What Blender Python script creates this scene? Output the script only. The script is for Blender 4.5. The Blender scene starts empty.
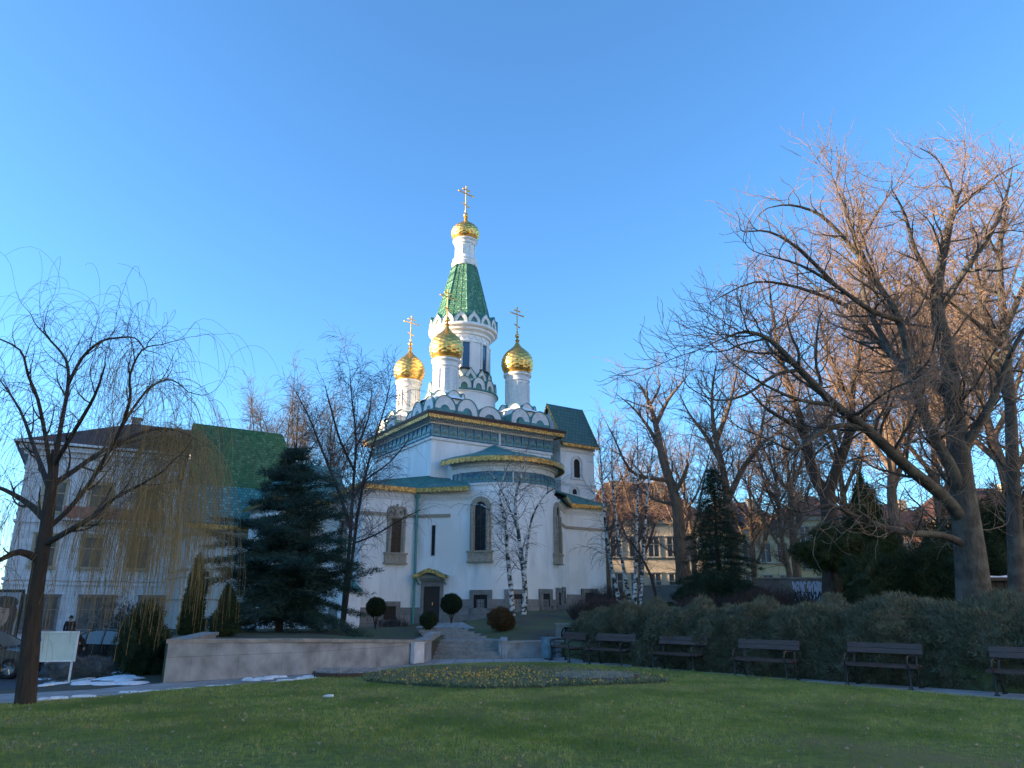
import bpy, math, random
import numpy as np
from mathutils import Vector, Matrix
R = math.radians
PI = math.pi
col = bpy.context.scene.collection
scene = bpy.context.scene

# ------------------------------------------------------------ camera, sky, sun
F = 734.0; PITCH = 0.299; EYE = 1.6
cam_data = bpy.data.cameras.new("camera"); cam = bpy.data.objects.new("camera", cam_data)
col.objects.link(cam); scene.camera = cam
cam.location = (0, 0, EYE); cam.rotation_euler = (PI/2 + PITCH, 0, 0)
cam_data.sensor_width = 36; cam_data.lens = F/1024*36
cam_data.clip_start = 0.1; cam_data.clip_end = 6000

SUN_AZ = R(-97)      # measured from +Y towards +X: the sun stands to the left
SUN_EL = R(9.5)
world = bpy.data.worlds.new("World"); scene.world = world; world.use_nodes = True
wn = world.node_tree.nodes; wl = world.node_tree.links
sky = wn.new('ShaderNodeTexSky'); sky.sky_type = 'NISHITA'; sky.sun_disc = False
sky.sun_elevation = SUN_EL; sky.sun_rotation = SUN_AZ % (2*PI)
sky.air_density = 1.0; sky.dust_density = 0.4; sky.ozone_density = 4.5; sky.altitude = 500
bg = wn['Background']; bg.inputs[1].default_value = 0.125
tint = wn.new('ShaderNodeVectorMath'); tint.operation = 'MULTIPLY'; tint.inputs[1].default_value = (.91, 1.01, 1.0)
wl.new(sky.outputs[0], tint.inputs[0]); wl.new(tint.outputs[0], bg.inputs[0])
sun_data = bpy.data.lights.new("sun", 'SUN'); sun_data.energy = 4.6; sun_data.angle = R(0.5)
sun_data.color = (1.0, 0.74, 0.48)
sun = bpy.data.objects.new("sun", sun_data); col.objects.link(sun)
sd = Vector((math.sin(SUN_AZ)*math.cos(SUN_EL), math.cos(SUN_AZ)*math.cos(SUN_EL), math.sin(SUN_EL)))
sun.rotation_euler = sd.to_track_quat('Z', 'Y').to_euler()
scene.view_settings.view_transform = 'Standard'
scene.view_settings.look = 'None'
scene.view_settings.exposure = 2.1
scene.view_settings.gamma = 1.0

# ------------------------------------------------------------ helpers
def at(px, py, Y):
    """the world point seen at a place of the photograph, at forward distance Y"""
    zz = (384-py)/F; xx = (px-512)/F
    dy = math.cos(PITCH)-zz*math.sin(PITCH); dz = math.sin(PITCH)+zz*math.cos(PITCH)
    return Vector((xx/dy*Y, Y, EYE+dz/dy*Y))

def clean(name): return name
class MB:
    def __init__(s): s.v = []; s.f = []; s.m = []; s.xf = None
    def add(s, vs, fs, mi=0):
        o = len(s.v)
        if s.xf is not None: vs = [tuple(s.xf @ Vector(p)) for p in vs]
        s.v.extend([tuple(p) for p in vs]); s.f.extend([tuple(i+o for i in f) for f in fs]); s.m.extend([mi]*len(fs))
    def box(s, c, d, rz=0, mi=0, rot=None):
        x, y, z = d[0]/2, d[1]/2, d[2]/2
        M = rot if rot is not None else Matrix.Rotation(rz, 3, 'Z')
        P = [M @ Vector(p) + Vector(c) for p in ((-x,-y,-z),(x,-y,-z),(x,y,-z),(-x,y,-z),(-x,-y,z),(x,-y,z),(x,y,z),(-x,y,z))]
        s.add(P, [(0,3,2,1),(4,5,6,7),(0,1,5,4),(1,2,6,5),(2,3,7,6),(3,0,4,7)], mi)
    def prism(s, poly, z0, z1, mi=0, cap=True):
        """poly counter-clockwise (x, y)"""
        n = len(poly)
        vs = [(p[0], p[1], z0) for p in poly]+[(p[0], p[1], z1) for p in poly]
        fs = [(i, (i+1) % n, n+(i+1) % n, n+i) for i in range(n)]
        if cap: fs += [tuple(range(n-1, -1, -1)), tuple(range(n, 2*n))]
        s.add(vs, fs, mi)
    def loft(s, rings, mi=0, close=True, cap0=False, cap1=False):
        n = len(rings[0]); vs = [p for r in rings for p in r]; fs = []
        for k in range(len(rings)-1):
            for i in range(n if close else n-1):
                j = (i+1) % n
                fs.append((k*n+i, k*n+j, (k+1)*n+j, (k+1)*n+i))
        if cap0: fs.append(tuple(range(n-1, -1, -1)))
        if cap1: fs.append(tuple((len(rings)-1)*n+i for i in range(n)))
        s.add(vs, fs, mi)
    def lathe(s, c, prof, n=24, mi=0, a0=0, a1=2*PI):
        full = abs(a1-a0-2*PI) < 1e-6
        k = n if full else n+1
        rings = [[(c[0]+r*math.cos(a0+(a1-a0)*i/n), c[1]+r*math.sin(a0+(a1-a0)*i/n), c[2]+z) for i in range(k)] for r, z in prof]
        s.loft(rings, mi, close=full)
    def tube(s, pts, rad, n=6, mi=0, caps=True):
        pts = [Vector(p) for p in pts]
        if not hasattr(rad, '__len__'): rad = [rad]*len(pts)
        rings = []
        up = Vector((0, 0, 1))
        for i, p in enumerate(pts):
            t = (pts[min(i+1, len(pts)-1)]-pts[max(i-1, 0)]).normalized()
            if abs(t.dot(up)) > .97: up = Vector((1, 0, 0)) if abs(t.x) < .9 else Vector((0, 1, 0))
            a = t.cross(up).normalized(); b = a.cross(t); up = b
            rings.append([tuple(p+(a*math.cos(2*PI*k/n)-b*math.sin(2*PI*k/n))*rad[i]) for k in range(n)])
        s.loft(rings, mi, cap0=caps, cap1=caps)
    def ball(s, c, r, n=10, m=7, mi=0, sc=(1, 1, 1)):
        rings = []
        for j in range(m+1):
            th = -PI/2+PI*j/m
            rr = max(math.cos(th), .02)
            rings.append([(c[0]+r*sc[0]*rr*math.cos(2*PI*i/n), c[1]+r*sc[1]*rr*math.sin(2*PI*i/n), c[2]+r*sc[2]*math.sin(th)) for i in range(n)])
        s.loft(rings, mi, cap0=True, cap1=True)
    def build(s, name, mats, parent=None, smooth=False, angle=35):
        if not isinstance(mats, (list, tuple)): mats = [mats]
        me = bpy.data.meshes.new(name)
        me.from_pydata(s.v, [], s.f)
        for m in mats: me.materials.append(m)
        if len(mats) > 1: me.polygons.foreach_set('material_index', s.m)
        me.update()
        if smooth:
            me.polygons.foreach_set('use_smooth', [True]*len(me.polygons))
            try: me.set_sharp_from_angle(angle=R(angle))
            except Exception: pass
        o = bpy.data.objects.new(name, me); col.objects.link(o)
        if parent is not None: o.parent = parent
        return o

def np_obj(name, V, Fa, mats, parent=None, smooth=False, midx=None):
    """V (n,3) floats, Fa (m,k) ints, all faces of one size"""
    V = np.asarray(V, np.float32); Fa = np.asarray(Fa, np.int32); k = Fa.shape[1]
    if not isinstance(mats, (list, tuple)): mats = [mats]
    me = bpy.data.meshes.new(name)
    me.vertices.add(len(V)); me.vertices.foreach_set('co', V.ravel())
    me.loops.add(Fa.size); me.loops.foreach_set('vertex_index', Fa.ravel())
    me.polygons.add(len(Fa)); me.polygons.foreach_set('loop_start', np.arange(0, Fa.size, k, dtype=np.int32))
    for m in mats: me.materials.append(m)
    if midx is not None: me.polygons.foreach_set('material_index', np.asarray(midx, np.int32))
    if smooth: me.polygons.foreach_set('use_smooth', np.ones(len(Fa), bool))
    me.update(calc_edges=True); me.validate()
    o = bpy.data.objects.new(name, me); col.objects.link(o)
    if parent is not None: o.parent = parent
    return o

def tag(o, label=None, cat=None, group=None, kind=None):
    if label: o['label'] = label
    if cat: o['category'] = cat
    if group: o['group'] = group
    if kind: o['kind'] = kind
    return o
def thing(name, label, cat, loc=(0, 0, 0), rz=0, group=None):
    o = bpy.data.objects.new(name, None); col.objects.link(o)
    o.location = loc; o.rotation_euler = (0, 0, rz); o.empty_display_size = .3
    return tag(o, label, cat, group)
def copy_tree(o, parent=None):
    c = o.copy(); col.objects.link(c); c.parent = parent
    for ch in list(o.children): copy_tree(ch, c)
    return c
def place(root, label, loc, rz=0, sc=None, copy=True):
    c = copy_tree(root) if copy else root
    c.location = loc; c.rotation_euler = (0, 0, rz)
    if sc: c.scale = sc if hasattr(sc, '__len__') else (sc, sc, sc)
    c['label'] = label
    return c

# ------------------------------------------------------------ materials
def mat(name, c1, rough=.7, metal=0., c2=None, scale=3., bump=0., bscale=None, detail=4., spec=.5, stretch=None, contrast=(.35, .65), c3=None, s3=1.):
    m = bpy.data.materials.new(name); m.use_nodes = True
    N = m.node_tree.nodes; L = m.node_tree.links; b = N['Principled BSDF']
    b.inputs['Roughness'].default_value = rough; b.inputs['Metallic'].default_value = metal
    b.inputs['Specular IOR Level'].default_value = spec
    b.inputs['Base Color'].default_value = (*c1, 1)
    if c2 is None and not bump: return m
    tc = N.new('ShaderNodeTexCoord'); mp = N.new('ShaderNodeMapping'); L.new(tc.outputs['Object'], mp.inputs[0])
    if stretch: mp.inputs['Scale'].default_value = stretch
    if c2 is not None:
        nz = N.new('ShaderNodeTexNoise'); nz.inputs['Scale'].default_value = scale; nz.inputs['Detail'].default_value = detail
        nz.inputs['Roughness'].default_value = .65
        L.new(mp.outputs[0], nz.inputs['Vector'])
        cr = N.new('ShaderNodeValToRGB'); L.new(nz.outputs[0], cr.inputs[0])
        cr.color_ramp.elements[0].position = contrast[0]; cr.color_ramp.elements[0].color = (*c1, 1)
        cr.color_ramp.elements[1].position = contrast[1]; cr.color_ramp.elements[1].color = (*c2, 1)
        out = cr.outputs[0]
        if c3 is not None:
            n3 = N.new('ShaderNodeTexNoise'); n3.inputs['Scale'].default_value = s3; n3.inputs['Detail'].default_value = 3
            L.new(tc.outputs['Object'], n3.inputs['Vector'])
            r3 = N.new('ShaderNodeValToRGB'); r3.color_ramp.elements[0].position = .45; r3.color_ramp.elements[1].position = .62
            L.new(n3.outputs[0], r3.inputs[0])
            mx = N.new('ShaderNodeMix'); mx.data_type = 'RGBA'
            L.new(r3.outputs[0], mx.inputs[0]); L.new(out, mx.inputs[6]); mx.inputs[7].default_value = (*c3, 1)
            out = mx.outputs[2]
        L.new(out, b.inputs['Base Color'])
    if bump:
        nb = N.new('ShaderNodeTexNoise'); nb.inputs['Scale'].default_value = bscale or scale*3; nb.inputs['Detail'].default_value = 5
        L.new(mp.outputs[0], nb.inputs['Vector'])
        bp = N.new('ShaderNodeBump'); bp.inputs['Strength'].default_value = bump; bp.inputs['Distance'].default_value = .05
        L.new(nb.outputs[0], bp.inputs['Height']); L.new(bp.outputs[0], b.inputs['Normal'])
    return m

def brick_mat(name, c1, c2, mortar, sx, sy, msize=.012, rough=.8, coord='Object', swap=False, offset=.5, noise=.0, bumpy=.4, metal=0):
    """tiles / courses: wall coordinates (x+y, z) when swap else (x, y)"""
    m = bpy.data.materials.new(name); m.use_nodes = True
    N = m.node_tree.nodes; L = m.node_tree.links; b = N['Principled BSDF']
    b.inputs['Roughness'].default_value = rough; b.inputs['Metallic'].default_value = metal
    tc = N.new('ShaderNodeTexCoord'); vec = tc.outputs[coord]
    if swap:
        sp = N.new('ShaderNodeSeparateXYZ'); L.new(vec, sp.inputs[0])
        ad = N.new('ShaderNodeMath'); ad.operation = 'ADD'; L.new(sp.outputs[0], ad.inputs[0]); L.new(sp.outputs[1], ad.inputs[1])
        cb = N.new('ShaderNodeCombineXYZ'); L.new(ad.outputs[0], cb.inputs[0]); L.new(sp.outputs[2], cb.inputs[1]); vec = cb.outputs[0]
    br = N.new('ShaderNodeTexBrick'); L.new(vec, br.inputs['Vector'])
    br.inputs['Scale'].default_value = 1; br.inputs['Brick Width'].default_value = sx; br.inputs['Row Height'].default_value = sy
    br.inputs['Mortar Size'].default_value = msize; br.offset = offset
    br.inputs['Color1'].default_value = (*c1, 1); br.inputs['Color2'].default_value = (*c2, 1); br.inputs['Mortar'].default_value = (*mortar, 1)
    out = br.outputs[0]
    if noise:
        nz = N.new('ShaderNodeTexNoise'); nz.inputs['Scale'].default_value = 2.2; nz.inputs['Detail'].default_value = 6; L.new(tc.outputs['Object'], nz.inputs['Vector'])
        rp = N.new('ShaderNodeMapRange'); rp.inputs[1].default_value = .3; rp.inputs[2].default_value = .7; rp.inputs[3].default_value = 1-noise; rp.inputs[4].default_value = 1+noise
        L.new(nz.outputs[0], rp.inputs[0])
        mx = N.new('ShaderNodeVectorMath'); mx.operation = 'SCALE'; L.new(out, mx.inputs[0]); L.new(rp.outputs[0], mx.inputs['Scale']); out = mx.outputs[0]
    L.new(out, b.inputs['Base Color'])
    bp = N.new('ShaderNodeBump'); bp.inputs['Strength'].default_value = bumpy; bp.inputs['Distance'].default_value = .03; bp.invert = True
    L.new(br.outputs['Fac'], bp.inputs['Height']); L.new(bp.outputs[0], b.inputs['Normal'])
    return m

def leaf_mat(name, c1, c2, rough=.6, scale=1.2, trans=.0):
    m = mat(name, c1, rough, c2=c2, scale=scale, contrast=(.3, .7), spec=.25)
    return m

M = {}
M['plaster'] = mat('white_plaster', (.85, .85, .85), .9, c2=(.60, .605, .60), scale=1.6, bump=.15, bscale=25, stretch=(1, 1, .22), detail=8, contrast=(.46, .74), c3=(.77, .76, .74), s3=.5)
M['cream_trim'] = mat('beige_stone_trim', (.42, .36, .28), .85, c2=(.28, .24, .19), scale=7, bump=.4, bscale=30)
M['white_trim'] = mat('white_trim', (.78, .77, .75), .8, c2=(.62, .61, .6), scale=6, bump=.1)
M['plinth'] = brick_mat('grey_stone_plinth', (.25, .24, .225), (.21, .205, .195), (.13, .13, .125), 1.1, .45, .012, .9, swap=True, noise=.2)
M['stone'] = mat('grey_stone', (.24, .23, .215), .9, c2=(.16, .155, .145), scale=4, bump=.4, bscale=20)
M['teal'] = mat('teal_metal_roof', (.07, .26, .25), .5, c2=(.045, .17, .18), scale=2, spec=.5, bump=.1, bscale=4)
M['teal_tile'] = brick_mat('teal_scale_tiles', (.03, .19, .20), (.05, .30, .30), (.01, .07, .08), .26, .17, .018, .35, swap=True, noise=.25)
M['maroon'] = mat('dark_maroon_metal', (.035, .018, .02), .6, c2=(.05, .03, .03), scale=3)
M['gold'] = mat('gilt', (.86, .56, .17), .40, 1.0, c2=(.62, .38, .11), scale=5, bump=.15, bscale=9)
M['gold_band'] = mat('gilded_fascia', (.80, .50, .16), .38, .85, c2=(.28, .16, .05), scale=9, bump=.8, bscale=16, contrast=(.38, .60))
M['glass'] = mat('dark_glass', (.012, .014, .018), .35, spec=.22)
M['blue_glass'] = mat('blue_window_glass', (.03, .08, .16), .1, spec=.9)
M['door'] = mat('dark_brown_wood', (.02, .014, .011), .6, c2=(.035, .022, .016), scale=6, stretch=(8, 8, .6))
M['frieze_blue'] = mat('blue_green_majolica', (.03, .11, .17), .3, c2=(.06, .22, .27), scale=9, contrast=(.4, .6), c3=(.03, .07, .16), s3=5)
M['frieze_light'] = mat('turquoise_majolica', (.11, .33, .37), .3, c2=(.04, .16, .23), scale=12)
M['frieze_green'] = mat('green_majolica', (.05, .17, .08), .3, c2=(.14, .26, .14), scale=20)
M['downpipe'] = mat('teal_downpipe', (.07, .26, .25), .5)
M['iron'] = mat('black_cast_iron', (.012, .012, .013), .5, spec=.5)
M['bench_wood'] = mat('brown_varnished_wood', (.085, .045, .035), .5, c2=(.045, .025, .02), scale=5, stretch=(.6, 8, 8), bump=.2)
# ------------------------------------------------------------ scale-tile material (roof tiles that follow a slope)
def tile_mat(name, cols, sx, sy, rough=.35, zscale=1.0, zsplit=None, cols2=None):
    m = bpy.data.materials.new(name); m.use_nodes = True
    N = m.node_tree.nodes; L = m.node_tree.links; b = N['Principled BSDF']; b.inputs['Roughness'].default_value = rough
    tc = N.new('ShaderNodeTexCoord'); sp = N.new('ShaderNodeSeparateXYZ'); L.new(tc.outputs['Object'], sp.inputs[0])
    cb = N.new('ShaderNodeCombineXYZ'); L.new(sp.outputs[0], cb.inputs[0]); L.new(sp.outputs[2], cb.inputs[1])
    br = N.new('ShaderNodeTexBrick'); L.new(cb.outputs[0], br.inputs['Vector']); br.inputs['Scale'].default_value = 1
    br.inputs['Brick Width'].default_value = sx; br.inputs['Row Height'].default_value = sy; br.inputs['Mortar Size'].default_value = .012
    br.inputs['Color1'].default_value = (0, 0, 0, 1); br.inputs['Color2'].default_value = (1, 1, 1, 1); br.inputs['Mortar'].default_value = (.5, .5, .5, 1)
    def ramp(cs):
        cr = N.new('ShaderNodeValToRGB'); L.new(br.outputs[0], cr.inputs[0])
        cr.color_ramp.elements[0].color = (*cs[0], 1); cr.color_ramp.elements[1].color = (*cs[-1], 1)
        for i, c in enumerate(cs[1:-1]):
            e = cr.color_ramp.elements.new((i+1)/(len(cs)-1)); e.color = (*c, 1)
        return cr.outputs[0]
    out = ramp(cols)
    if zsplit is not None:
        o2 = ramp(cols2)
        gt = N.new('ShaderNodeMath'); gt.operation = 'GREATER_THAN'; gt.inputs[1].default_value = zsplit; L.new(sp.outputs[2], gt.inputs[0])
        mx = N.new('ShaderNodeMix'); mx.data_type = 'RGBA'; L.new(gt.outputs[0], mx.inputs[0]); L.new(o2, mx.inputs[6]); L.new(out, mx.inputs[7]); out = mx.outputs[2]
    dk = N.new('ShaderNodeMix'); dk.data_type = 'RGBA'; L.new(br.outputs['Fac'], dk.inputs[0]); L.new(out, dk.inputs[6]); dk.inputs[7].default_value = (.008, .02, .012, 1)
    L.new(dk.outputs[2], b.inputs['Base Color'])
    bp = N.new('ShaderNodeBump'); bp.invert = True; bp.inputs['Strength'].default_value = .6; bp.inputs['Distance'].default_value = .03
    L.new(br.outputs['Fac'], bp.inputs['Height']); L.new(bp.outputs[0], b.inputs['Normal'])
    return m
M['tent_tile'] = tile_mat('green_glazed_tiles', [(.05, .15, .08), (.10, .26, .14), (.07, .20, .11), (.20, .38, .24)], .16, .17)
M['annex_tile'] = tile_mat('green_and_turquoise_tiles', [(.02, .085, .018), (.035, .13, .028), (.05, .15, .035), (.10, .20, .08)], .2, .19, .4, zsplit=9.6,
                           cols2=[(.02, .15, .16), (.04, .24, .24), (.03, .18, .18), (.14, .40, .38)])
M['belfry_tile'] = tile_mat('grey_green_tiles', [(.05, .11, .09), (.07, .15, .12), (.06, .12, .11)], .3, .28, .6)

# ------------------------------------------------------------ terrain
def sstep(a, b, x):
    t = min(max((x-a)/(b-a), 0), 1); return t*t*(3-2*t)
FRONT = [(-60, 130), (-8.05, 18.2), (-5.48, 20.4), (-2.82, 24.9), (-2.80, 30.1), (-.42, 30.1), (-.38, 27.15), (1.8, 28.1), (2.3, 26.4), (3.5, 24.4), (5.0, 22.0), (6.5, 19.9), (8.3, 18.1), (9.9, 16.5), (14, 12.6), (22, 7), (60, 3)]
def front(x):
    for (a, b), (c, d) in zip(FRONT, FRONT[1:]):
        if a <= x <= c: return b+(d-b)*(x-a)/(c-a)
    return FRONT[-1][1] if x > 60 else FRONT[0][1]
CTRL = [(-8, 19, .84), (-5.4, 21, .80), (-2.9, 25.6, .6), (-8, 30, .8), (-12, 36, .7), (-6, 40, .66), (-10, 45, .5), (-20, 50, 0), (-3.6, 31, .58), (-1.6, 31, .55), (-3.4, 42, .9),
        (-.2, 27.8, .5), (1.7, 28.8, .55), (0, 33, .95), (1, 38, 1.45), (2, 43, 1.6), (4.5, 46, 1.7), (8.5, 50, 2.0), (4, 31, 1.0), (3, 26.5, .25), (5.3, 23.5, .3), (8.5, 19.5, .3), (11, 18, .5),
        (16, 14, .3), (8, 28, 1.2), (11, 24, 1.3), (6, 42, 2.0), (10, 38, 1.9), (15, 24, 1.5), (15, 36, 2.1), (20, 44, 2.3), (30, 50, 2.4), (10, 70, 2.4), (40, 90, 2.4), (-15, 80, .6), (25, 20, 1.6), (40, 30, 2)]
def H(x, y):
    sw = 0; s = 0
    for a, b, c in CTRL:
        w = 1/(((x-a)**2+(y-b)**2)**1.5+.5); sw += w; s += w*c
    return s/sw
def G(x, y):
    """the low ground: the park at 0, falling to the street on the left"""
    d = sstep(-9.3, -14, x+(y-17)*.12)*sstep(15, 21, y) if x < -8 else 0
    return -.55*d*sstep(70, 45, y)
def ground_z(x, y):
    return H(x, y) if y > front(x)+.01 else G(x, y)

M['soil'] = mat('garden_ground', (.055, .045, .032), .95, c2=(.035, .05, .022), scale=1.4, bump=.6, bscale=9, c3=(.07, .055, .04), s3=.8)
M['terrace'] = mat('terrace_grass', (.055, .085, .022), .95, c2=(.085, .085, .035), scale=1.1, bump=.7, bscale=14, c3=(.06, .048, .033), s3=.45)
M['asphalt'] = mat('asphalt', (.06, .06, .063), .9, c2=(.045, .045, .048), scale=3, bump=.3, bscale=60)
M['paving'] = brick_mat('concrete_path_slabs', (.30, .29, .28), (.26, .255, .25), (.12, .12, .115), .62, .62, .012, .9, offset=0, noise=.2)
M['grass'] = mat('lawn_grass', (.14, .19, .026), .95, c2=(.05, .08, .012), scale=7, detail=10, bump=.9, bscale=45, c3=(.12, .12, .04), s3=.55)
M['blades'] = mat('grass_blades', (.16, .235, .03), .75, c2=(.36, .37, .12), scale=5, detail=6, spec=.2, c3=(.12, .18, .03), s3=.6)
M['snow'] = mat('old_snow', (.80, .82, .86), .8, c2=(.6, .6, .62), scale=6, bump=.5, bscale=18)

xs = sorted(set([round(-40+i*1.0, 3) for i in range(60)]+[-3000, -900, -300, -120, -60, 30, 60, 120, 300, 900, 3000, 22, 24, 26, 28]))
ys = [-3000, -600, -200, -60, -20, -5, 0, 5, 10, 13]+[14+i*.8 for i in range(30)]+[39, 42, 46, 50, 55, 60, 66, 72, 80, 100, 150, 300, 900, 3000]
V = [(x, y, G(x, y)-(.02 if y < 300 else 0)) for y in ys for x in xs]; nx = len(xs)
b = MB(); b.add(V, [(j*nx+i, j*nx+i+1, (j+1)*nx+i+1, (j+1)*nx+i) for j in range(len(ys)-1) for i in range(nx-1)])
tag(b.build('ground', M['soil'], smooth=True), kind='structure')

b = MB(); cols_ = []
x = -34.0; X = []
while x < 58: X.append(x); x += .35 if x < 14 else 1.2
tt = [0, .006, .015, .03, .05, .075, .1, .14, .19, .25, .32, .4, .5, .6, .7, .8, .9, 1]
for x in X:
    y0 = front(x); y1 = max(92, y0+20)
    c = [(x, y0, -.8)]+[(x, y0+(y1-y0)*t, H(x, y0+(y1-y0)*t)) for t in tt]
    cols_.append(c)
k = len(cols_[0]); b.add([p for c in cols_ for p in c], [(i*k+j, (i+1)*k+j, (i+1)*k+j+1, i*k+j+1) for i in range(len(cols_)-1) for j in range(k-1)])
tag(b.build('terrace', M['terrace'], smooth=True, angle=50), kind='structure')

# street and pavement on the left (follow the low ground)
def strip(pts_a, pts_b, name, m, dz, zf=G, kind='structure', n=1):
    b = MB(); nn = len(pts_a); vs = []
    for (a, c) in zip(pts_a, pts_b):
        for q in range(n+1):
            t = q/n; x = a[0]+(c[0]-a[0])*t; y = a[1]+(c[1]-a[1])*t
            vs.append((x, y, zf(x, y)+dz))
    b.add(vs, [(i*(n+1)+j, i*(n+1)+j+1, (i+1)*(n+1)+j+1, (i+1)*(n+1)+j) for i in range(nn-1) for j in range(n)])
    return tag(b.build(name, m), kind=kind)
ya = [14+i*1.0 for i in range(60)]
A = [(-12.2-(y-14)*.22, y) for y in ya]; B = [(-25-(y-14)*.05, y) for y in ya]
strip(B, A, 'road', M['asphalt'], .012, n=14)
A2 = [(-25.3-(y-14)*.05, y) for y in ya]; B2 = [(-30.0, y) for y in ya]
strip(B2, A2, 'pavement', M['paving'], .10, n=6)
b = MB(); pa = [(-25.15-(y-14)*.05, y, G(-25, y)+.05) for y in ya]
b.tube(pa, .12, 4); tag(b.build('kerb', M['stone']), kind='structure')

# the path round the lawn
inner = [(-16, 9.5), (-12, 12.2), (-9.05, 14.05), (-7.9, 14.8), (-7.0, 16.0), (-4.95, 17.85), (-3.6, 20.6), (-2.9, 22.6), (-1.7, 24.2), (-.2, 24.9), (1.35, 24.85), (2.9, 23.1), (4.7, 20.5), (6.0, 18.5), (7.31, 16.7), (9.34, 14.55), (14, 10.2), (22, 4)]
outer = [(-17.5, 12), (-13, 14.2), (-10.2, 15.85), (-8.9, 16.6), (-8.03, 18.15), (-5.46, 20.35), (-3.9, 23.0), (-2.8, 24.85), (-2.75, 27.2), (-.5, 27.2), (1.75, 28.1), (3.4, 24.9), (5.5, 21.8), (6.9, 19.6), (8.3, 17.9), (10.4, 15.6), (15, 11.2), (23.4, 5.4)]
def smooth_curve(P, n=8):
    out = []
    P = [P[0]]+list(P)+[P[-1]]
    for i in range(1, len(P)-2):
        p0, p1, p2, p3 = P[i-1:i+3]
        for k in range(n):
            t = k/n
            out.append(tuple(.5*((2*p1[j])+(-p0[j]+p2[j])*t+(2*p0[j]-5*p1[j]+4*p2[j]-p3[j])*t*t+(-p0[j]+3*p1[j]-3*p2[j]+p3[j])*t**3) for j in range(len(p1))))
    out.append(tuple(P[-1])); return out
INN = smooth_curve(inner); 
OUT = []
for (a, c), (d, e) in zip(outer, outer[1:]):
    for k in range(8): OUT.append((a+(d-a)*k/8, c+(e-c)*k/8))
OUT.append(outer[-1])
strip(INN, OUT, 'path', M['paving'], .004, n=2)
# the lawn, slightly domed, up to the inner edge of the path
lawn_poly = INN+[(22, -8), (-16, -8)]
def lawn_z(x, y):
    d = math.hypot((x-.3)/9, (y-16)/8)
    return .03+.10*max(0, 1-d*d)
def inside(x, y, P):
    c = False; n = len(P); j = n-1
    for i in range(n):
        if (P[i][1] > y) != (P[j][1] > y) and x < (P[j][0]-P[i][0])*(y-P[i][1])/(P[j][1]-P[i][1])+P[i][0]: c = not c
        j = i
    return c
b = MB(); rows = []
for i in range(len(INN)-1):
    pass
cx0, cy0 = 0.5, 12.0
ringn = len(lawn_poly); ring_ts = [1, .995, .95, .85, .7, .5, .3, .1]
vs = []
for t in ring_ts:
    for (x, y) in lawn_poly:
        X_, Y_ = cx0+(x-cx0)*t, cy0+(y-cy0)*t
        vs.append((X_, Y_, .0 if t == 1 else lawn_z(X_, Y_)))
fs = [(k*ringn+i, k*ringn+(i+1) % ringn, (k+1)*ringn+(i+1) % ringn, (k+1)*ringn+i) for k in range(len(ring_ts)-1) for i in range(ringn)]
fs.append(tuple((len(ring_ts)-1)*ringn+i for i in range(ringn)))
fs = [f[::-1] for f in fs]
b.add(vs, fs); lawn = b.build('lawn', M['grass'], smooth=True, angle=60); tag(lawn, kind='structure')
lawn.data.validate()

rng = np.random.default_rng(5)
def blades_np(P, D, Ln, Wd, curve=0.):
    """one narrow triangle per point: base P, direction D*Ln, width Wd"""
    n = len(P); side = np.cross(D, rng.normal(size=(n, 3))); side /= np.linalg.norm(side, axis=1)[:, None]+1e-9
    V = np.empty((n, 3, 3)); V[:, 0] = P-side*Wd[:, None]/2; V[:, 1] = P+side*Wd[:, None]/2; V[:, 2] = P+D*Ln[:, None]
    return V.reshape(-1, 3), np.arange(n*3).reshape(-1, 3)
def unit(a): return a/(np.linalg.norm(a, axis=1)[:, None]+1e-9)
# grass blades, denser near the camera
pts = []
LP = np.array(lawn_poly)
def inside_np(X_, Y_, P):
    c = np.zeros(len(X_), bool); n = len(P); j = n-1
    for i in range(n):
        xi, yi = P[i]; xj, yj = P[j]
        if yi != yj:
            c ^= ((yi > Y_) != (yj > Y_)) & (X_ < (xj-xi)*(Y_-yi)/(yj-yi)+xi)
        j = i
    return c
N_ = 560000
yy = 6.5+19*rng.random(N_)**1.5; xx = (rng.random(N_)*2-1)*(yy*.85+1)
ok = inside_np(xx, yy, lawn_poly); xx = xx[ok]; yy = yy[ok]
zz_ = np.array(.025+.10*np.maximum(0, 1-(((xx-.3)/9)**2+((yy-16)/8)**2)))
P = np.stack([xx, yy, zz_], 1); D = unit(np.stack([rng.normal(0, .5, len(xx)), rng.normal(0, .5, len(xx)), np.ones(len(xx))], 1))
cl = .55+.75*(np.sin(xx*23+2*np.sin(yy*9))*np.sin(yy*19+2*np.sin(xx*7+1))*.5+.5)
V_, F_ = blades_np(P, D, cl*rng.uniform(.025, .07, len(xx)), rng.uniform(.005, .012, len(xx)))
tag(np_obj('grass', V_, F_, M['blades']), 'short green winter lawn grass in front of the flower bed', 'grass', kind='stuff')
# ============================================================ THE CHURCH (local x along the east front, local y into the church)
CA = .579
church = thing('church', 'white church with gilded onion domes and green tiled spire behind the flower bed', 'church', (-.93, 47, 0), CA)
EX = 5.23     # half width of the eaves of the nave cube
HX = 4.62     # half width of its walls
Y0, Y1 = .45, 9.5; CY = 4.93

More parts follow.
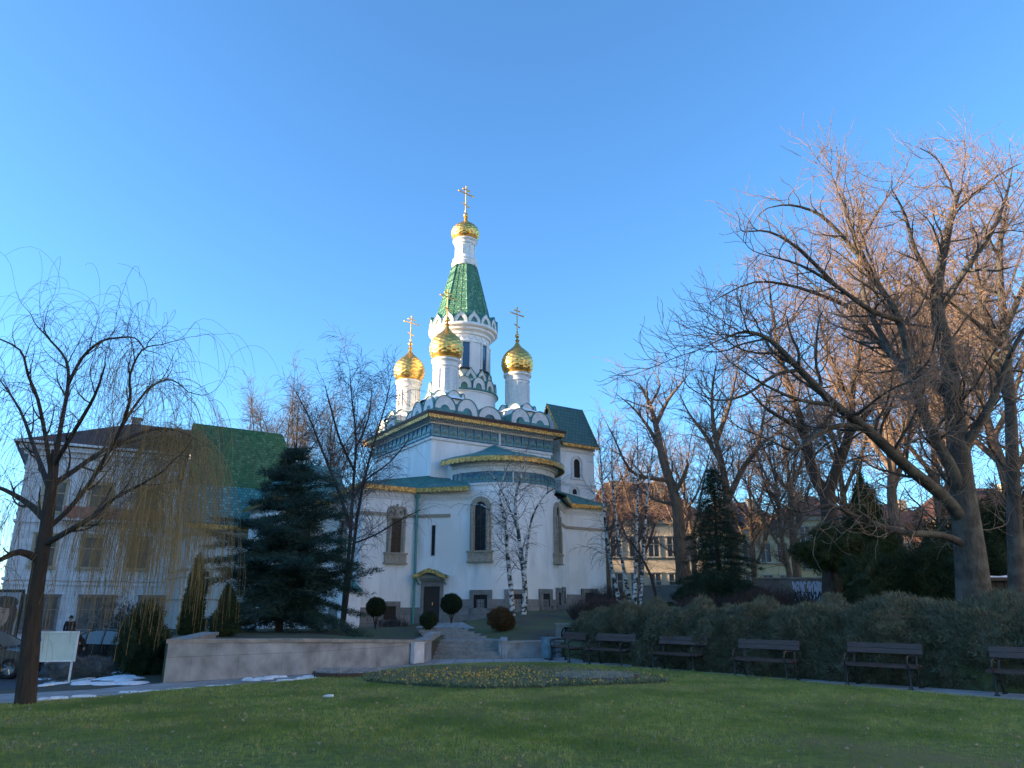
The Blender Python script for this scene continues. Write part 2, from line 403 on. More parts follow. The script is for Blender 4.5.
def gold_band(mb, path, z0, z1, mi=0, th=.05, closed=False, period=.28):
    """a gilded fascia with a scalloped lower edge following a path of (x, y)"""
    P = list(path)+([path[0]] if closed else [])
    for (a, c), (d, e) in zip(P, P[1:]):
        L_ = math.hypot(d-a, e-c); n = max(1, int(round(L_/period))); ux, uy = (d-a)/L_, (e-c)/L_; nx_, ny_ = uy, -ux
        for k in range(n):
            s0 = L_*k/n; s1 = L_*(k+1)/n; m_ = (s0+s1)/2
            pr = [(s0, z1), (s0, z0+.09), (s0+(m_-s0)*.5, z0+.025), (m_, z0), (m_+(s1-m_)*.5, z0+.025), (s1, z0+.09), (s1, z1)]
            fr = [(a+ux*s+nx_*th, c+uy*s+ny_*th, z) for s, z in pr]; bk = [(a+ux*s, c+uy*s, z) for s, z in pr]
            mb.add(fr+bk, [tuple(range(6, -1, -1)), tuple(range(7, 14))]+[(i, i+1, 8+i, 7+i) for i in range(6)], mi)

def wall_ring(poly, z0, z1, name, m, parent, closed=True, th=.3):
    b = MB(); b.prism(poly, z0, z1); return b.build(name, m, parent)

def rect(x0, y0, x1, y1): return [(x0, y0), (x1, y0), (x1, y1), (x0, y1)]

# --- lower body outline (ccw seen from above; y negative is towards the camera)
def arc(cx, cy, r, a0, a1, n): return [(cx+r*math.sin(a0+(a1-a0)*i/n), cy-r*math.cos(a0+(a1-a0)*i/n)) for i in range(n+1)]
WQ, WB = 8.98, 5.55
apse_arc = arc(0, -.4, 3.6, R(-60), R(60), 24)
low = [(-WQ, 9.4), (-WQ, .2), (-WB, .2)]+apse_arc+[(WB, .2), (WQ, .2), (WQ, 9.4)]
b = MB(); b.prism(low, 0, 8.35); b.build('lower_wall', M['plaster'], church)
# nave cube
b = MB(); b.prism(rect(-HX, Y0, HX, Y1), 8.3, 13.1); b.build('nave_wall', M['plaster'], church)
# upper apse
ap2 = arc(0, -.2, 3.5, R(-97), R(97), 34)
b = MB(); b.prism(ap2+[(3.4, .5), (-3.4, .5)], 8.3, 10.2); b.build('apse_wall', M['plaster'], church)

# --- stone plinth with its steps
def offset_run(pts, d):
    out = []
    for i, p in enumerate(pts):
        a = pts[max(i-1, 0)]; c = pts[min(i+1, len(pts)-1)]
        tx, ty = c[0]-a[0], c[1]-a[1]; L_ = math.hypot(tx, ty); out.append((p[0]+ty/L_*d, p[1]-tx/L_*d))
    return out
def band(mb, pts, z0, z1, d0, mi=0):
    """a raised band of thickness d0 on the outside of a run of wall points"""
    o = []
    for i, p in enumerate(pts):
        if 0 < i < len(pts)-1:
            a = Vector((p[0]-pts[i-1][0], p[1]-pts[i-1][1])).normalized(); c = Vector((pts[i+1][0]-p[0], pts[i+1][1]-p[1])).normalized()
            n1 = Vector((a.y, -a.x)); n2 = Vector((c.y, -c.x)); n_ = (n1+n2); n_ = n_/max(n_.length_squared/2, .3)
            o.append((p[0]+n_.x*d0, p[1]+n_.y*d0))
        else:
            q = pts[1] if i == 0 else pts[-2]; a = Vector((p[0]-q[0], p[1]-q[1])).normalized()*(1 if i else -1)
            o.append((p[0]+a.y*d0, p[1]-a.x*d0))
    n = len(pts)
    vs = [(x, y, z0) for x, y in o]+[(x, y, z1) for x, y in o]+[(x, y, z0) for x, y in pts]+[(x, y, z1) for x, y in pts]
    fs = []
    for i in range(n-1):
        fs += [(i, i+1, n+i+1, n+i), (n+i, n+i+1, 3*n+i+1, 3*n+i), (i+1, i, 2*n+i, 2*n+i+1)]
    fs += [(0, n, 3*n, 2*n), (n-1, 3*n-1, 4*n-1, 2*n-1)]
    mb.add(vs, fs, mi)
aL = [(-WQ, 9.4), (-WQ, .2), (-WB, .2), apse_arc[0]]
aR = [apse_arc[-1], (WB, .2), (WQ, .2), (WQ, 9.4)]
door_c = ((-WB+apse_arc[0][0])/2, (.2+apse_arc[0][1])/2)       # middle of the facet with the door
fx = Vector((apse_arc[0][0]+WB, apse_arc[0][1]-.2, 0)).normalized()   # along that facet
fn = Vector((fx.y, -fx.x, 0))
b = MB()
d0 = Vector((*door_c, 0))
Lf = (Vector((*apse_arc[0], 0))-Vector((-WB, .2, 0))).length
pe = lambda s: tuple((d0+fx*s)[:2])
band(b, [(-WQ, 9.4), (-WQ, .2), (-WB, .2), pe(-1.2)], 0, 1.75, .09)
band(b, [pe(.04), apse_arc[0]]+apse_arc[1:], 0, 2.2, .09)
band(b, [apse_arc[-1], (WB, .2)], 0, 2.35, .10); band(b, [(WB, .2), (WQ, .2), (WQ, 9.4)], 0, 2.6, .09)
b.build('plinth', M['plinth'], church)
b = MB()
band(b, [pe(.1), apse_arc[0]]+apse_arc[1:]+[(WB, .2), (WQ, .2)], 0, 1.35, .42)
b.build('footing', M['stone'], church)

# --- string courses
b = MB()
for run in ([(-WQ, 9.4), (-WQ, .2), (-WB, .2), pe(.4)], [pe2 for pe2 in [apse_arc[-1], (WB, .2), (WQ, .2), (WQ, 9.4)]]):
    band(b, run, 6.86, 7.04, .07)
b.build('string_course', M['cream_trim'], church)
# mouldings below the lower eaves
b = MB()
for run in (aL, aR):
    band(b, run, 7.85, 8.0, .05); band(b, run, 8.0, 8.2, .10); band(b, run, 8.2, 8.36, .17)
b.build('cornice', M['white_trim'], church)

# --- lower roofs (teal) and their gilded edges
EQ, EB = 9.33, 5.85
eL = [(-EQ, 9.6), (-EQ, -.12), (-EB, -.12), (-3.55, -2.62)]
eR = [(3.55, -2.62), (EB, -.12), (EQ, -.12), (EQ, 9.6)]
b = MB()
def roof_run(mb, e, top, mi=0, zt=9.35, ze=8.62):
    vs = [(x, y, ze) for x, y in e]+[(x, y, z) for x, y, z in top]+[(x, y, ze-.07) for x, y in e]
    n = len(e); fs = []
    for i in range(n-1): fs += [(i, i+1, n+i+1, n+i), (2*n+i, 2*n+i+1, i+1, i)]
    mb.add(vs, fs, mi)
roof_run(b, eL, [(-HX, 9.4, 9.5), (-HX, .5, 9.5), (-HX+.2, .45, 9.45), (-3.1, -.3, 9.35)])
roof_run(b, eR, [(3.1, -.3, 9.35), (HX-.2, .45, 9.45), (HX, .5, 9.5), (HX, 9.4, 9.5)])
for e in (eL, eR):
    e2 = [(x*.96, y*.9+.1, 8.45) for x, y in e]
    roof_run(b, e, e2, ze=8.45)
# standing seams
for e, tops in ((eL, [(-HX, 9.4, 9.5), (-HX, .5, 9.5), (-HX+.2, .45, 9.45), (-3.1, -.3, 9.35)]), (eR, [(3.1, -.3, 9.35), (HX-.2, .45, 9.45), (HX, .5, 9.5), (HX, 9.4, 9.5)])):
    for i in range(3):
        L_ = math.dist(e[i], e[i+1]); n = max(2, int(L_/.55))
        for k in range(n+1):
            t = k/n; p = [e[i][j]+(e[i+1][j]-e[i][j])*t for j in (0, 1)]+[8.63]; q = [tops[i][j]+(tops[i+1][j]-tops[i][j])*t for j in range(3)]
            b.tube([p, (q[0], q[1], q[2]+.01)], .018, 3)
b.build('lower_roof', M['teal'], church)
for e in (eL, eR):
    b = MB(); gold_band(b, e, 8.26, 8.56); b.build('gilded_fascia', M['gold_band'], church)

# --- apse: frieze, mouldings, roof, fascia
def frieze(mb, run, z0, z1, cell=.62, d=.06):
    """a band of majolica shells between little pilasters: 0 ground, 1 shell, 2 heart"""
    band(mb, run, z0, z1, d*.5, 0)
    acc = []
    for (a, c), (e_, g) in zip(run, run[1:]):
        L_ = math.hypot(e_-a, g-c)
        acc.append((a, c, (e_-a)/L_, (g-c)/L_, L_))
    total = sum(q[4] for q in acc); n = int(round(total/cell)); cw = total/n; h = z1-z0
    def P_(s):
        for a, c, ux, uy, L_ in acc:
            if s <= L_+1e-6: return a+ux*s, c+uy*s, ux, uy
            s -= L_
        a, c, ux, uy, L_ = acc[-1]; return a+ux*L_, c+uy*L_, ux, uy
    for k in range(n):
        x, y, ux, uy = P_((k+.5)*cw); nx_, ny_ = uy, -ux
        def fan(r, zc, dd, mi, ry=1.0, inner=0):
            vs = [(x+nx_*dd, y+ny_*dd, zc)]; m_ = 8
            for q in range(m_+1):
                an = PI*q/m_; vs.append((x-ux*r*math.cos(an)+nx_*dd, y-uy*r*math.cos(an)+ny_*dd, zc+r*ry*math.sin(an)))
            vs2 = [(p[0]-nx_*.04, p[1]-ny_*.04, p[2]) for p in vs]
            mb.add(vs+vs2, [(0, q+1, q+2) for q in range(m_)]+[(q+1, m_+3+q, m_+4+q, q+2)[::-1] for q in range(m_)], mi)
        fan(cw*.44, z0+h*.30, d*1.0, 1, 1.15); fan(cw*.27, z0+h*.30, d*1.35, 2, 1.1); fan(cw*.13, z0+h*.32, d*1.6, 0)
        mb.box((x+nx_*d, y+ny_*d, z0+h*.15), (cw*.86, d, h*.2), math.atan2(uy, ux), 1)
        x2, y2, vx, vy = P_(k*cw); mb.box((x2+vy*d, y2-vx*d, (z0+z1)/2), (cw*.09, d*1.3, h), math.atan2(vy, vx), 1)
FM = [M['frieze_blue'], M['frieze_light'], M['frieze_green']]
ap_run = arc(0, -.2, 3.5, R(-85), R(85), 40)
b = MB(); frieze(b, ap_run, 8.86, 9.5, .4, .05); b.build('frieze', FM, church)
b = MB(); band(b, ap_run, 9.52, 9.62, .10); band(b, ap_run, 9.62, 9.86, .05); band(b, ap_run, 9.86, 10.0, .14); band(b, ap_run, 10.0, 10.16, .28)
band(b, ap_run, 8.72, 8.86, .08)
b.build('cornice', M['white_trim'], church)
def apse_z(a): return 10.38+.10*math.cos(a)
ae = [(4.15*math.sin(a), -.2-4.15*math.cos(a)) for a in [R(-92+184*i/36) for i in range(37)]]
b = MB()
top = (0, .4, 12.0); n = len(ae)
rings = [[(x, y, 10.33) for x, y in ae], [(x, y, 10.44) for x, y in ae],
         [(x*.55, -.2+(y+.2)*.55+.1, 10.98) for x, y in ae], [(x*.25, -.2+(y+.2)*.22+.3, 11.45) for x, y in ae], [(x*.02, .43, 12.0) for x, y in ae]]
b.loft(rings, close=False); b.loft([[(x*.8, -.2+(y+.2)*.8, 10.33) for x, y in ae], rings[0]], close=False)
for k in range(0, 37, 3):
    b.tube([rings[j][k] for j in (1, 2, 3)], .02, 3)
b.build('apse_roof', M['teal'], church, smooth=True, angle=25)
b = MB(); gold_band(b, ae, 10.02, 10.34, period=.26); b.build('gilded_fascia', M['gold_band'], church)
for (px_, py_, z0, z1) in ((.35, -.06-0, 12.0, 13.1),):
    b = MB(); b.tube([(px_, .36, z0), (px_, .36, z1)], .09, 8); b.build('downpipe', M['white_trim'], church)
b = MB(); b.tube([(-1.35, -4.35, 10.4), (-1.32, -3.98, 10.2), (-1.30, -3.82, 9.9), (-1.30, -3.82, 6.6)], .035, 6); b.build('downpipe', M['white_trim'], church)
b = MB(); b.tube([(-WB-.05, .02, 8.3), (-WB-.08, .0, 8.0), (-WB-.08, .0, .7)], .085, 8)
for z in (7.2, 5.4, 3.6, 1.9): b.tube([(-WB-.08, .0, z), (-WB-.08, .0, z+.06)], .11, 8)
b.lathe((-WB-.08, .0, 7.95), [(.09, 0), (.17, .15), (.17, .25)], 8)
b.build('downpipe', M['downpipe'], church)

# --- nave cube: frieze, cornice, eaves
cube_run = [(-HX, Y1), (-HX, Y0), (HX, Y0), (HX, Y1)]
b = MB()
frieze(b, [(-HX, Y1), (-HX, Y0)], 12.02, 12.82, .66, .07); frieze(b, [(-HX, Y0), (HX, Y0)], 12.02, 12.82, .62, .07); frieze(b, [(HX, Y0), (HX, Y1)], 12.02, 12.82, .66, .07)
b.build('frieze', FM, church)
b = MB(); band(b, cube_run, 11.82, 11.9, .10); band(b, cube_run, 11.9, 12.0, .06); band(b, cube_run, 12.84, 12.93, .12); band(b, cube_run, 13.02, 13.16, .3)
for (a, c), (d, e) in zip(cube_run, cube_run[1:]):          # dentils
    L_ = math.dist((a, c), (d, e)); n = int(L_/.16); ux, uy = (d-a)/L_, (e-c)/L_
    for k in range(n):
        s = (k+.5)*L_/n; b.box((a+ux*s+uy*.09, c+uy*s-ux*.09, 12.975), (.085, .16, .09), math.atan2(uy, ux))
b.build('cornice', M['white_trim'], church)
sq = lambda r, z, cy=CY: [(-r, cy-r, z), (r, cy-r, z), (r, cy+r, z), (-r, cy+r, z)]
b = MB()
b.loft([sq(4.4, 13.14), sq(EX, 13.2), sq(EX, 13.26)]); b.build('soffit', M['white_trim'], church)
b = MB(); er = EX
gold_band(b, [(-er, CY+er), (-er, CY-er), (er, CY-er), (er, CY+er)], 13.0, 13.3, closed=True); b.build('gilded_fascia', M['gold_band'], church)
b = MB(); b.loft([sq(er+.1, 13.27), sq(er+.13, 13.45), sq(er-.1, 13.52), sq(3.2, 14.2), sq(.5, 14.9)], cap1=True); b.build('nave_roof', M['maroon'], church)

# --- kokoshnik gables
def kokoshnik(mb, c, ang, w, h, depth, ogee=False, rim=.10):
    """front centre of the base, outward direction, materials 0 white 1 teal 2 tile"""
    o = Vector((math.sin(ang), -math.cos(ang), 0)); u = Vector((math.cos(ang), math.sin(ang), 0)); c = Vector(c)
    def outline(s, hh):
        pts = [(-w/2*s, 0)]
        n = 14; st = hh*.28 if not ogee else hh*.1; rh = hh-st
        for i in range(n+1):
            a = PI*i/n; x = -math.cos(a)*w/2*s; z = st+math.sin(a)*rh*(.80 if ogee else 1)
            if ogee: z += max(0, 1-abs(x)/(w*.28))**2*rh*.34
            pts.append((x, z))
        pts.append((w/2*s, 0)); return pts
    P0 = outline(1, h); P1 = outline(.50, h*.54); P2 = outline(1.07, h*1.045)
    v3 = lambda p, d: tuple(c+u*p[0]+Vector((0, 0, p[1]))+o*d)
    n = len(P0)
    for A_, B_, d1, d2, mi in ((P0, P1, 0, 0, 0), (P1, P1, 0, -.09, 0), (P2, P0, .05, .05, 1), (P0, P0, .05, 0, 1), (P2, P2, -depth, .05, 1)):
        vs = [v3(p, d1) for p in A_]+[v3(p, d2) for p in B_]
        mb.add(vs, [(i, i+1, n+i+1, n+i)[::-1] for i in range(n-1)], mi)
    mb.add([v3(p, -.09) for p in P1], [tuple(range(n))], 2)
    # a small white raised ring and green shell inside the tympanum
    P3 = outline(.34, h*.38); mb.add([v3(p, -.05) for p in P3], [tuple(range(n))], 3)
    mb.add([v3(p, -.05) for p in P3]+[v3(p, -.09) for p in P3], [(i, i+1, n+i+1, n+i)[::-1] for i in range(n-1)], 3)
KM = [M['white_trim'], M['teal'], M['frieze_blue'], M['frieze_green']]
def kok(c, ang, w, h, depth, ogee=False):
    b = MB(); kokoshnik(b, c, ang, w, h, depth, ogee); return b.build('kokoshnik_gable', KM, church)
S = 2.9
SIDE = [0, PI/2, PI, -PI/2]
def rot_about(x, y, a):   # side frame: x along, y outward distance from centre
    return (x*math.cos(a)+y*math.sin(a), CY+x*math.sin(a)-y*math.cos(a))
for a in SIDE:
    for sx in (-1, 1):
        for q in (-.82, .82):
            x, y = rot_about(sx*S+q, S+1.62, a); kok((x, y, 13.52), a, 1.5, 1.25, 2.6)
    x, y = rot_about(0, S+1.05, a); kok((x, y, 13.6), a, 1.75, 1.1, 2.2)
b = MB()
for sx in (-1, 1):
    for sy in (-1, 1):
        b.box((sx*S, CY+sy*S, 14.1), (3.0, 3.0, 1.2)); b.lathe((sx*S, CY+sy*S, 14.7), [(1.75, 0), (1.5, .2), (.95, .45)], 16)
b.build('dome_base', M['plaster'], church)
for sx in (-1, 1):
    for sy in (-1, 1):
        for k in range(8):
            a = PI/4*k+.0; kok((sx*S+math.sin(a)*1.25, CY+sy*S-math.cos(a)*1.25, 14.55), a, .95, .78, .5)
# --- central stage
b = MB()
b.lathe((0, CY, 0), [(2.75, 13.9), (2.75, 14.6), (2.5, 14.7), (2.42, 14.9), (2.42, 16.1), (2.55, 16.15), (2.55, 16.28), (2.2, 16.4), (2.05, 17.2), (1.93, 17.3), (1.9, 17.7)], 48)
b.build('drum_base', M['plaster'], church, smooth=True)
b = MB(); b.lathe((0, CY, 0), [(2.56, 16.2), (2.64, 16.24), (2.64, 16.33), (2.2, 16.46)], 48); b.build('drum_flashing', M['teal'], church, smooth=True)
for k in range(14):
    a = 2*PI*k/14; kok((2.42*math.sin(a), CY-2.42*math.cos(a), 16.34), a, .98, .86, .5)
for k in range(14):
    a = 2*PI*(k+.5)/14; kok((2.1*math.sin(a), CY-2.1*math.cos(a), 17.1), a, .84, .78, .25, True)

def drum_panels(mb, cx, cy, r, z0, z1, n, ph=0, mi=0, w=.28):
    for k in range(n):
        a = 2*PI*k/n+ph; o = (math.sin(a), -math.cos(a))
        for s in (-1, 1):
            mb.box((cx+o[0]*(r+.01)-o[1]*s*w*-.5*-1, cy+o[1]*(r+.01)+o[0]*s*w*.5, (z0+z1)/2), (.05, .07, z1-z0), a+0, mi)
        mb.box((cx+o[0]*(r+.01), cy+o[1]*(r+.01), z1), (w+.1, .08, .06), a, mi); mb.box((cx+o[0]*(r+.01), cy+o[1]*(r+.01), z0), (w+.1, .08, .06), a, mi)
# tower
b = MB()
b.lathe((0, CY, 0), [(1.9, 17.5), (1.9, 19.95), (1.97, 20.0), (1.97, 20.08), (1.92, 20.12), (1.92, 20.5), (2.05, 20.56), (2.08, 20.72), (2.3, 20.85), (2.33, 20.98), (2.55, 21.08), (2.58, 21.22), (2.50, 21.3), (1.9, 21.5)], 64)
b.build('tower_wall', M['plaster'], church, smooth=True, angle=25)
b = MB()
for k in range(44):    # zigzag band under the flare
    a = 2*PI*k/44; 
    b.box((1.93*math.sin(a), CY-1.93*math.cos(a), 20.31), (.07, .05, .34), 0, 0, Matrix.Rotation(a, 3, 'Z') @ Matrix.Rotation(R(38 if k % 2 else -38), 3, 'Y'))
b.build('zigzag_band', M['white_trim'], church)
for k in range(8):
    a = R(22.5+45*k); o = Vector((math.sin(a), -math.cos(a), 0)); c = Vector((0, CY, 0))
    b = MB(); Mr = Matrix.Rotation(a, 3, 'Z')
    for s in (-1, 1): b.box(c+o*1.93+Mr @ Vector((s*.31, 0, 0))+Vector((0, 0, 18.95)), (.12, .16, 2.0), a)
    b.box(c+o*1.93+Vector((0, 0, 19.98)), (.78, .2, .12), a); b.box(c+o*1.95+Vector((0, 0, 17.95)), (.8, .24, .09), a, 1)
    w = b.build('window', [M['white_trim'], M['maroon']], church)
    b = MB(); b.box(c+o*1.90+Vector((0, 0, 18.95)), (.5, .06, 1.92), a); b.build('pane', M['blue_glass'], w)
for k in range(16):
    a = 2*PI*(k+.5)/16; kok((2.5*math.sin(a), CY-2.5*math.cos(a), 21.25), a, .95, .82, .45, True)
# tent roof
b = MB(); prof = [(2.22, 21.75), (2.05, 22.2), (1.55, 24.2), (1.18, 25.7), (.92, 26.75)]
rings = [[(r*math.sin(R(22.5+45*k)), CY-r*math.cos(R(22.5+45*k)), z) for k in range(8)] for r, z in prof]
rings = [r for r in rings]
b.loft(rings); b.build('tent_roof', M['tent_tile'], church)
b = MB()
for k in range(8):
    for q in (0, .333, .667):
        pts = []
        for r in rings:
            p = Vector(r[k])*(1-q)+Vector(r[(k+1) % 8])*q; pts.append(p)
        b.tube(pts, .06 if q == 0 else .028, 4)
b.build('roof_ribs', M['tent_tile'], church)
b = MB(); b.lathe((0, CY, 0), [(.95, 26.6), (1.0, 26.75), (1.0, 26.95), (.9, 27.05), (.95, 27.2), (.86, 27.35), (.76, 27.5), (.74, 28.45), (.82, 28.5), (.85, 28.7), (.95, 28.8), (.95, 28.9), (.5, 28.95)], 40)
for k in range(8):
    a = R(45*k); b.box((.76*math.sin(a), CY-.76*math.cos(a), 27.95), (.10, .06, .85), a)
b.build('neck', M['white_trim'], church, smooth=True, angle=25)

def onion(cx, cy, z0, r, h, name='onion_dome'):
    """r widest radius, h height without the finial; diamond scales modelled"""
    prof = [(.78, 0), (.86, .03), (.80, .06), (.90, .14), (.97, .22), (1.0, .33), (.985, .42), (.92, .52), (.80, .61), (.64, .69), (.46, .76), (.31, .82), (.20, .88), (.13, .94), (.09, 1.0)]
    # resample finely
    fine = []
    for (a, c), (d, e) in zip(prof[3:], prof[4:]):
        for k in range(4): fine.append((a+(d-a)*k/4, c+(e-c)*k/4))
    fine.append(prof[-1])
    for _ in range(3):
        fine = [fine[0]]+[((fine[i-1][0]+2*fine[i][0]+fine[i+1][0])/4, fine[i][1]) for i in range(1, len(fine)-1)]+[fine[-1]]
    n = 96; rings = []
    for j, (rr, zz) in enumerate(fine):
        ring = []
        for i in range(n):
            u = i/n*20; v = j*.45
            d = abs(math.sin(PI*(u+v)*.5))*abs(math.sin(PI*(u-v)*.5))
            R_ = r*(rr*(1+.05*(d-.5)))
            a = 2*PI*i/n; ring.append((cx+R_*math.cos(a), cy+R_*math.sin(a), z0+zz*h))
        rings.append(ring)
    b = MB(); b.loft(rings); b.lathe((cx, cy, z0), [(r*p, q*h) for p, q in prof[:4]], 48, 0)
    b.lathe((cx, cy, z0), [(r*.1, h), (r*.16, h*1.03), (r*.08, h*1.06), (r*.07, h*1.10)], 16)
    o = b.build(name, M['gold'], church, smooth=True, angle=60); return o
def cross(dome, cx, cy, z0, z1):
    H_ = z1-z0; b = MB(); t = .045*H_/2.4
    b.ball((cx, cy, z0+.07*H_), .07*H_, 12, 8); b.tube([(cx, cy, z0-.05), (cx, cy, z1)], t, 6)
    for z, w, tilt in ((.90, .13, 0), (.78, .30, 0), (.40, .13, .28)):
        zc = z0+z*H_; dx = Vector((math.cos(R(8)), math.sin(R(8)), 0))*w*H_*.85
        b.tube([Vector((cx, cy, zc+tilt*w*H_))-dx, Vector((cx, cy, zc-tilt*w*H_))+dx], t, 6)
        if not tilt:
            for s in (-1, 1): b.ball(Vector((cx, cy, zc))+dx*s, t*1.7, 6, 5)
    b.ball((cx, cy, z1), t*1.7, 6, 5); b.ball((cx, cy, z0+.2*H_), t*1.9, 8, 6)
    b.build('cross', M['gold'], dome, smooth=True)
d = onion(0, CY, 28.88, 1.1, 2.0); cross(d, 0, CY, 31.0, 33.75)
for sx in (-1, 1):
    for sy in (-1, 1):
        cx, cy = sx*S, CY+sy*S
        b = MB(); b.lathe((cx, cy, 0), [(1.0, 14.9), (.95, 15.3), (.84, 15.4), (.84, 17.15), (.9, 17.2), (.9, 17.28), (.86, 17.32), (.88, 17.5), (1.0, 17.62), (1.0, 17.75), (.6, 17.8)], 40)
        for k in range(8):
            a = R(45*k+22.5)
            for s in (-1, 1): b.box((cx+.85*math.sin(a)+s*.13*math.cos(a), cy-.85*math.cos(a)+s*.13*math.sin(a), 16.3), (.05, .05, 1.35), a)
            b.box((cx+.85*math.sin(a), cy-.85*math.cos(a), 16.98), (.31, .05, .05), a)
        b.build('dome_drum', M['white_trim'], church, smooth=True, angle=25)
        d = onion(cx, cy, 17.72, 1.16, 2.6); cross(d, cx, cy, 20.6, 23.0)

# --- windows of the lower body
def frame_at(c, nrm): 
    """matrix: local x along the wall, y outward, z up"""
    n_ = Vector(nrm).normalized(); u = Vector((n_.y, -n_.x, 0)) * -1
    M4 = Matrix(((u.x, n_.x, 0, c[0]), (u.y, n_.y, 0, c[1]), (0, 0, 1, c[2]), (0, 0, 0, 1))); return M4
def arch_pts(w, h, n=10, rise=1.0):
    r = w/2; return [(-r, 0)]+[(-r*math.cos(PI*i/n), h-r*rise+r*rise*math.sin(PI*i/n)) for i in range(n+1)]+[(r, 0)]
def slab(mb, pts, y0, y1, mi=0):
    n = len(pts); vs = [(x, y1, z) for x, z in pts]+[(x, y0, z) for x, z in pts]
    mb.add(vs, [tuple(range(n)), tuple(range(2*n-1, n-1, -1))]+[(i, n+i, n+(i+1) % n, (i+1) % n) for i in range(n)], mi)
def ring_slab(mb, Po, Pi, y0, y1, mi=0):
    n = len(Po); vs = [(x, y1, z) for x, z in Po]+[(x, y1, z) for x, z in Pi]+[(x, y0, z) for x, z in Po]+[(x, y0, z) for x, z in Pi]
    fs = []
    for i in range(n-1):
        fs += [(i, i+1, n+i+1, n+i), (2*n+i, 2*n+i+1, i+1, i), (n+i, n+i+1, 3*n+i+1, 3*n+i)]
    mb.add(vs, fs, mi)
def church_window(c, nrm, w, h, fw, arched=True, twin=False, sill=True, parent=church, m=None, grid=True, fh=.25, lintel=None):
    X4 = frame_at(c, nrm); m = m or M['cream_trim']
    b = MB(); b.xf = X4
    if arched: Po = arch_pts(w+2*fw, h+fw); Pi = arch_pts(w, h)
    else: Po = [(-w/2-fw, -fw*.5), (-w/2-fw, h+fw), (w/2+fw, h+fw), (w/2+fw, -fw*.5)]; Pi = [(-w/2, 0), (-w/2, h), (w/2, h), (w/2, 0)]
    ring_slab(b, Po, Pi, -.05, .10)
    if not arched: b.box((0, .03, -fw*.25), (w+2*fw, .14, fw*.5))
    if sill:
        b.box((0, .06, -.30), (w+2*fw+.16, .26, .5)); b.box((0, .09, -.02), (w+2*fw+.3, .32, .1)); b.box((0, .09, -.58), (w+2*fw+.3, .3, .08))
        for s in (-1, 1): b.tube([(s*(w/2+fw*.5), .14, 0), (s*(w/2+fw*.5), .14, h*.8)], .07, 8); b.box((s*(w/2+fw*.5), .12, h*.45), (.2, .2, .14))
    if twin:
        for s in (-1, 1):
            Q = arch_pts(.62, .62, 10); q2 = arch_pts(.34, .42, 10)
            ring_slab(b, [(x+s*.3, z+h+.14) for x, z in Q], [(x+s*.3, z+h+.2) for x, z in q2], -.05, .15)
            b.ball((s*.3, .06, h+.42), .12, 10, 6)
        b.box((0, .08, h+.12), (w+2*fw+.1, .2, .12)); b.box((0, .1, h+.62), (.1, .12, .5))
    o = b.build('window', m, parent)
    b = MB(); b.xf = X4
    slab(b, arch_pts(w, h) if arched else [(-w/2, 0), (-w/2, h), (w/2, h), (w/2, 0)], -.04, .02)
    b.build('pane', M['glass'], o)
    if grid:
        b = MB(); b.xf = X4
        b.box((0, .02, h/2), (.035, .03, h*.96))
        k = max(2, int(h/.45))
        for i in range(1, k): b.box((0, .02, h*i/k), (w, .028, .025))
        b.build('glazing_bar', M['iron'], o)
    return o
church_window((-6.85, .2, 4.75), (0, -1, 0), .62, 1.95, .26, arched=False, twin=True)
for a in (R(-51), R(40)):
    n_ = (math.sin(a), -math.cos(a), 0); c = (3.61*n_[0], -.4+3.61*n_[1], 4.85)
    church_window(c, n_, .68, 2.85, .30)
# side windows of the left wing
for y in (3.0, 6.4): church_window((-WQ, y, 4.75), (-1, 0, 0), .62, 1.95, .26, arched=False, twin=True)
# slit windows
def slit(c, nrm, h):
    b = MB(); b.xf = frame_at(c, nrm); ring_slab(b, [(-.17, -.06), (-.17, h+.06), (.17, h+.06), (.17, -.06)], [(-.11, 0), (-.11, h), (.11, h), (.11, 0)], -.02, .03)
    b.box((0, .005, -.03), (.34, .05, .06)); o = b.build('slit_window', M['white_trim'], church)
    b = MB(); b.xf = frame_at(c, nrm); b.box((0, -.02, h/2), (.22, .06, h)); b.build('pane', M['glass'], o)
fnL = (fn.x, fn.y, 0)
slit((*pe(-.62), 4.65), fnL, 1.75)
fnR = Vector((-fn.x, fn.y, 0)); dcR = (-door_c[0], door_c[1])
slit((dcR[0], dcR[1], 4.9), fnR, 1.5)
# basement windows with thick grey surrounds
def cellar_window(c, nrm, w, h, s=.26):
    b = MB(); b.xf = frame_at(c, nrm)
    ring_slab(b, [(-w/2-s, -s*1.2), (-w/2-s, h+s), (w/2+s, h+s), (w/2+s, -s*1.2)], [(-w/2, 0), (-w/2, h), (w/2, h), (w/2, 0)], -.02, .13); b.box((0, .055, -s*.6), (w+2*s, .15, s*1.2))
    o = b.build('cellar_window', M['stone'], church)
    b = MB(); b.xf = frame_at(c, nrm); b.box((0, .05, h/2), (w, .1, h)); b.build('pane', M['glass'], o)
    b = MB(); b.xf = frame_at(c, nrm)
    for i in range(5): b.tube([(-w/2+w*(i+.5)/5, .115, 0), (-w/2+w*(i+.5)/5, .115, h)], .012, 4)
    for i in (1, 2): b.box((0, .115, h*i/3), (w, .015, .02))
    b.build('grille', M['iron'], o)
cellar_window((-7.05, .2, 1.1), (0, -1, 0), .75, .72)
for a, z in ((-50, 1.72), (-18, 1.75), (14, 1.8), (42, 1.9)):
    n_ = (math.sin(R(a)), -math.cos(R(a)), 0); cellar_window((3.58*n_[0], -.4+3.58*n_[1], z), n_, .8 if a < 0 else .6, .72)
cellar_window((dcR[0], dcR[1], 2.0), fnR, .55, .75); cellar_window((7.4, .2, 2.1), (0, -1, 0), .8, .62)

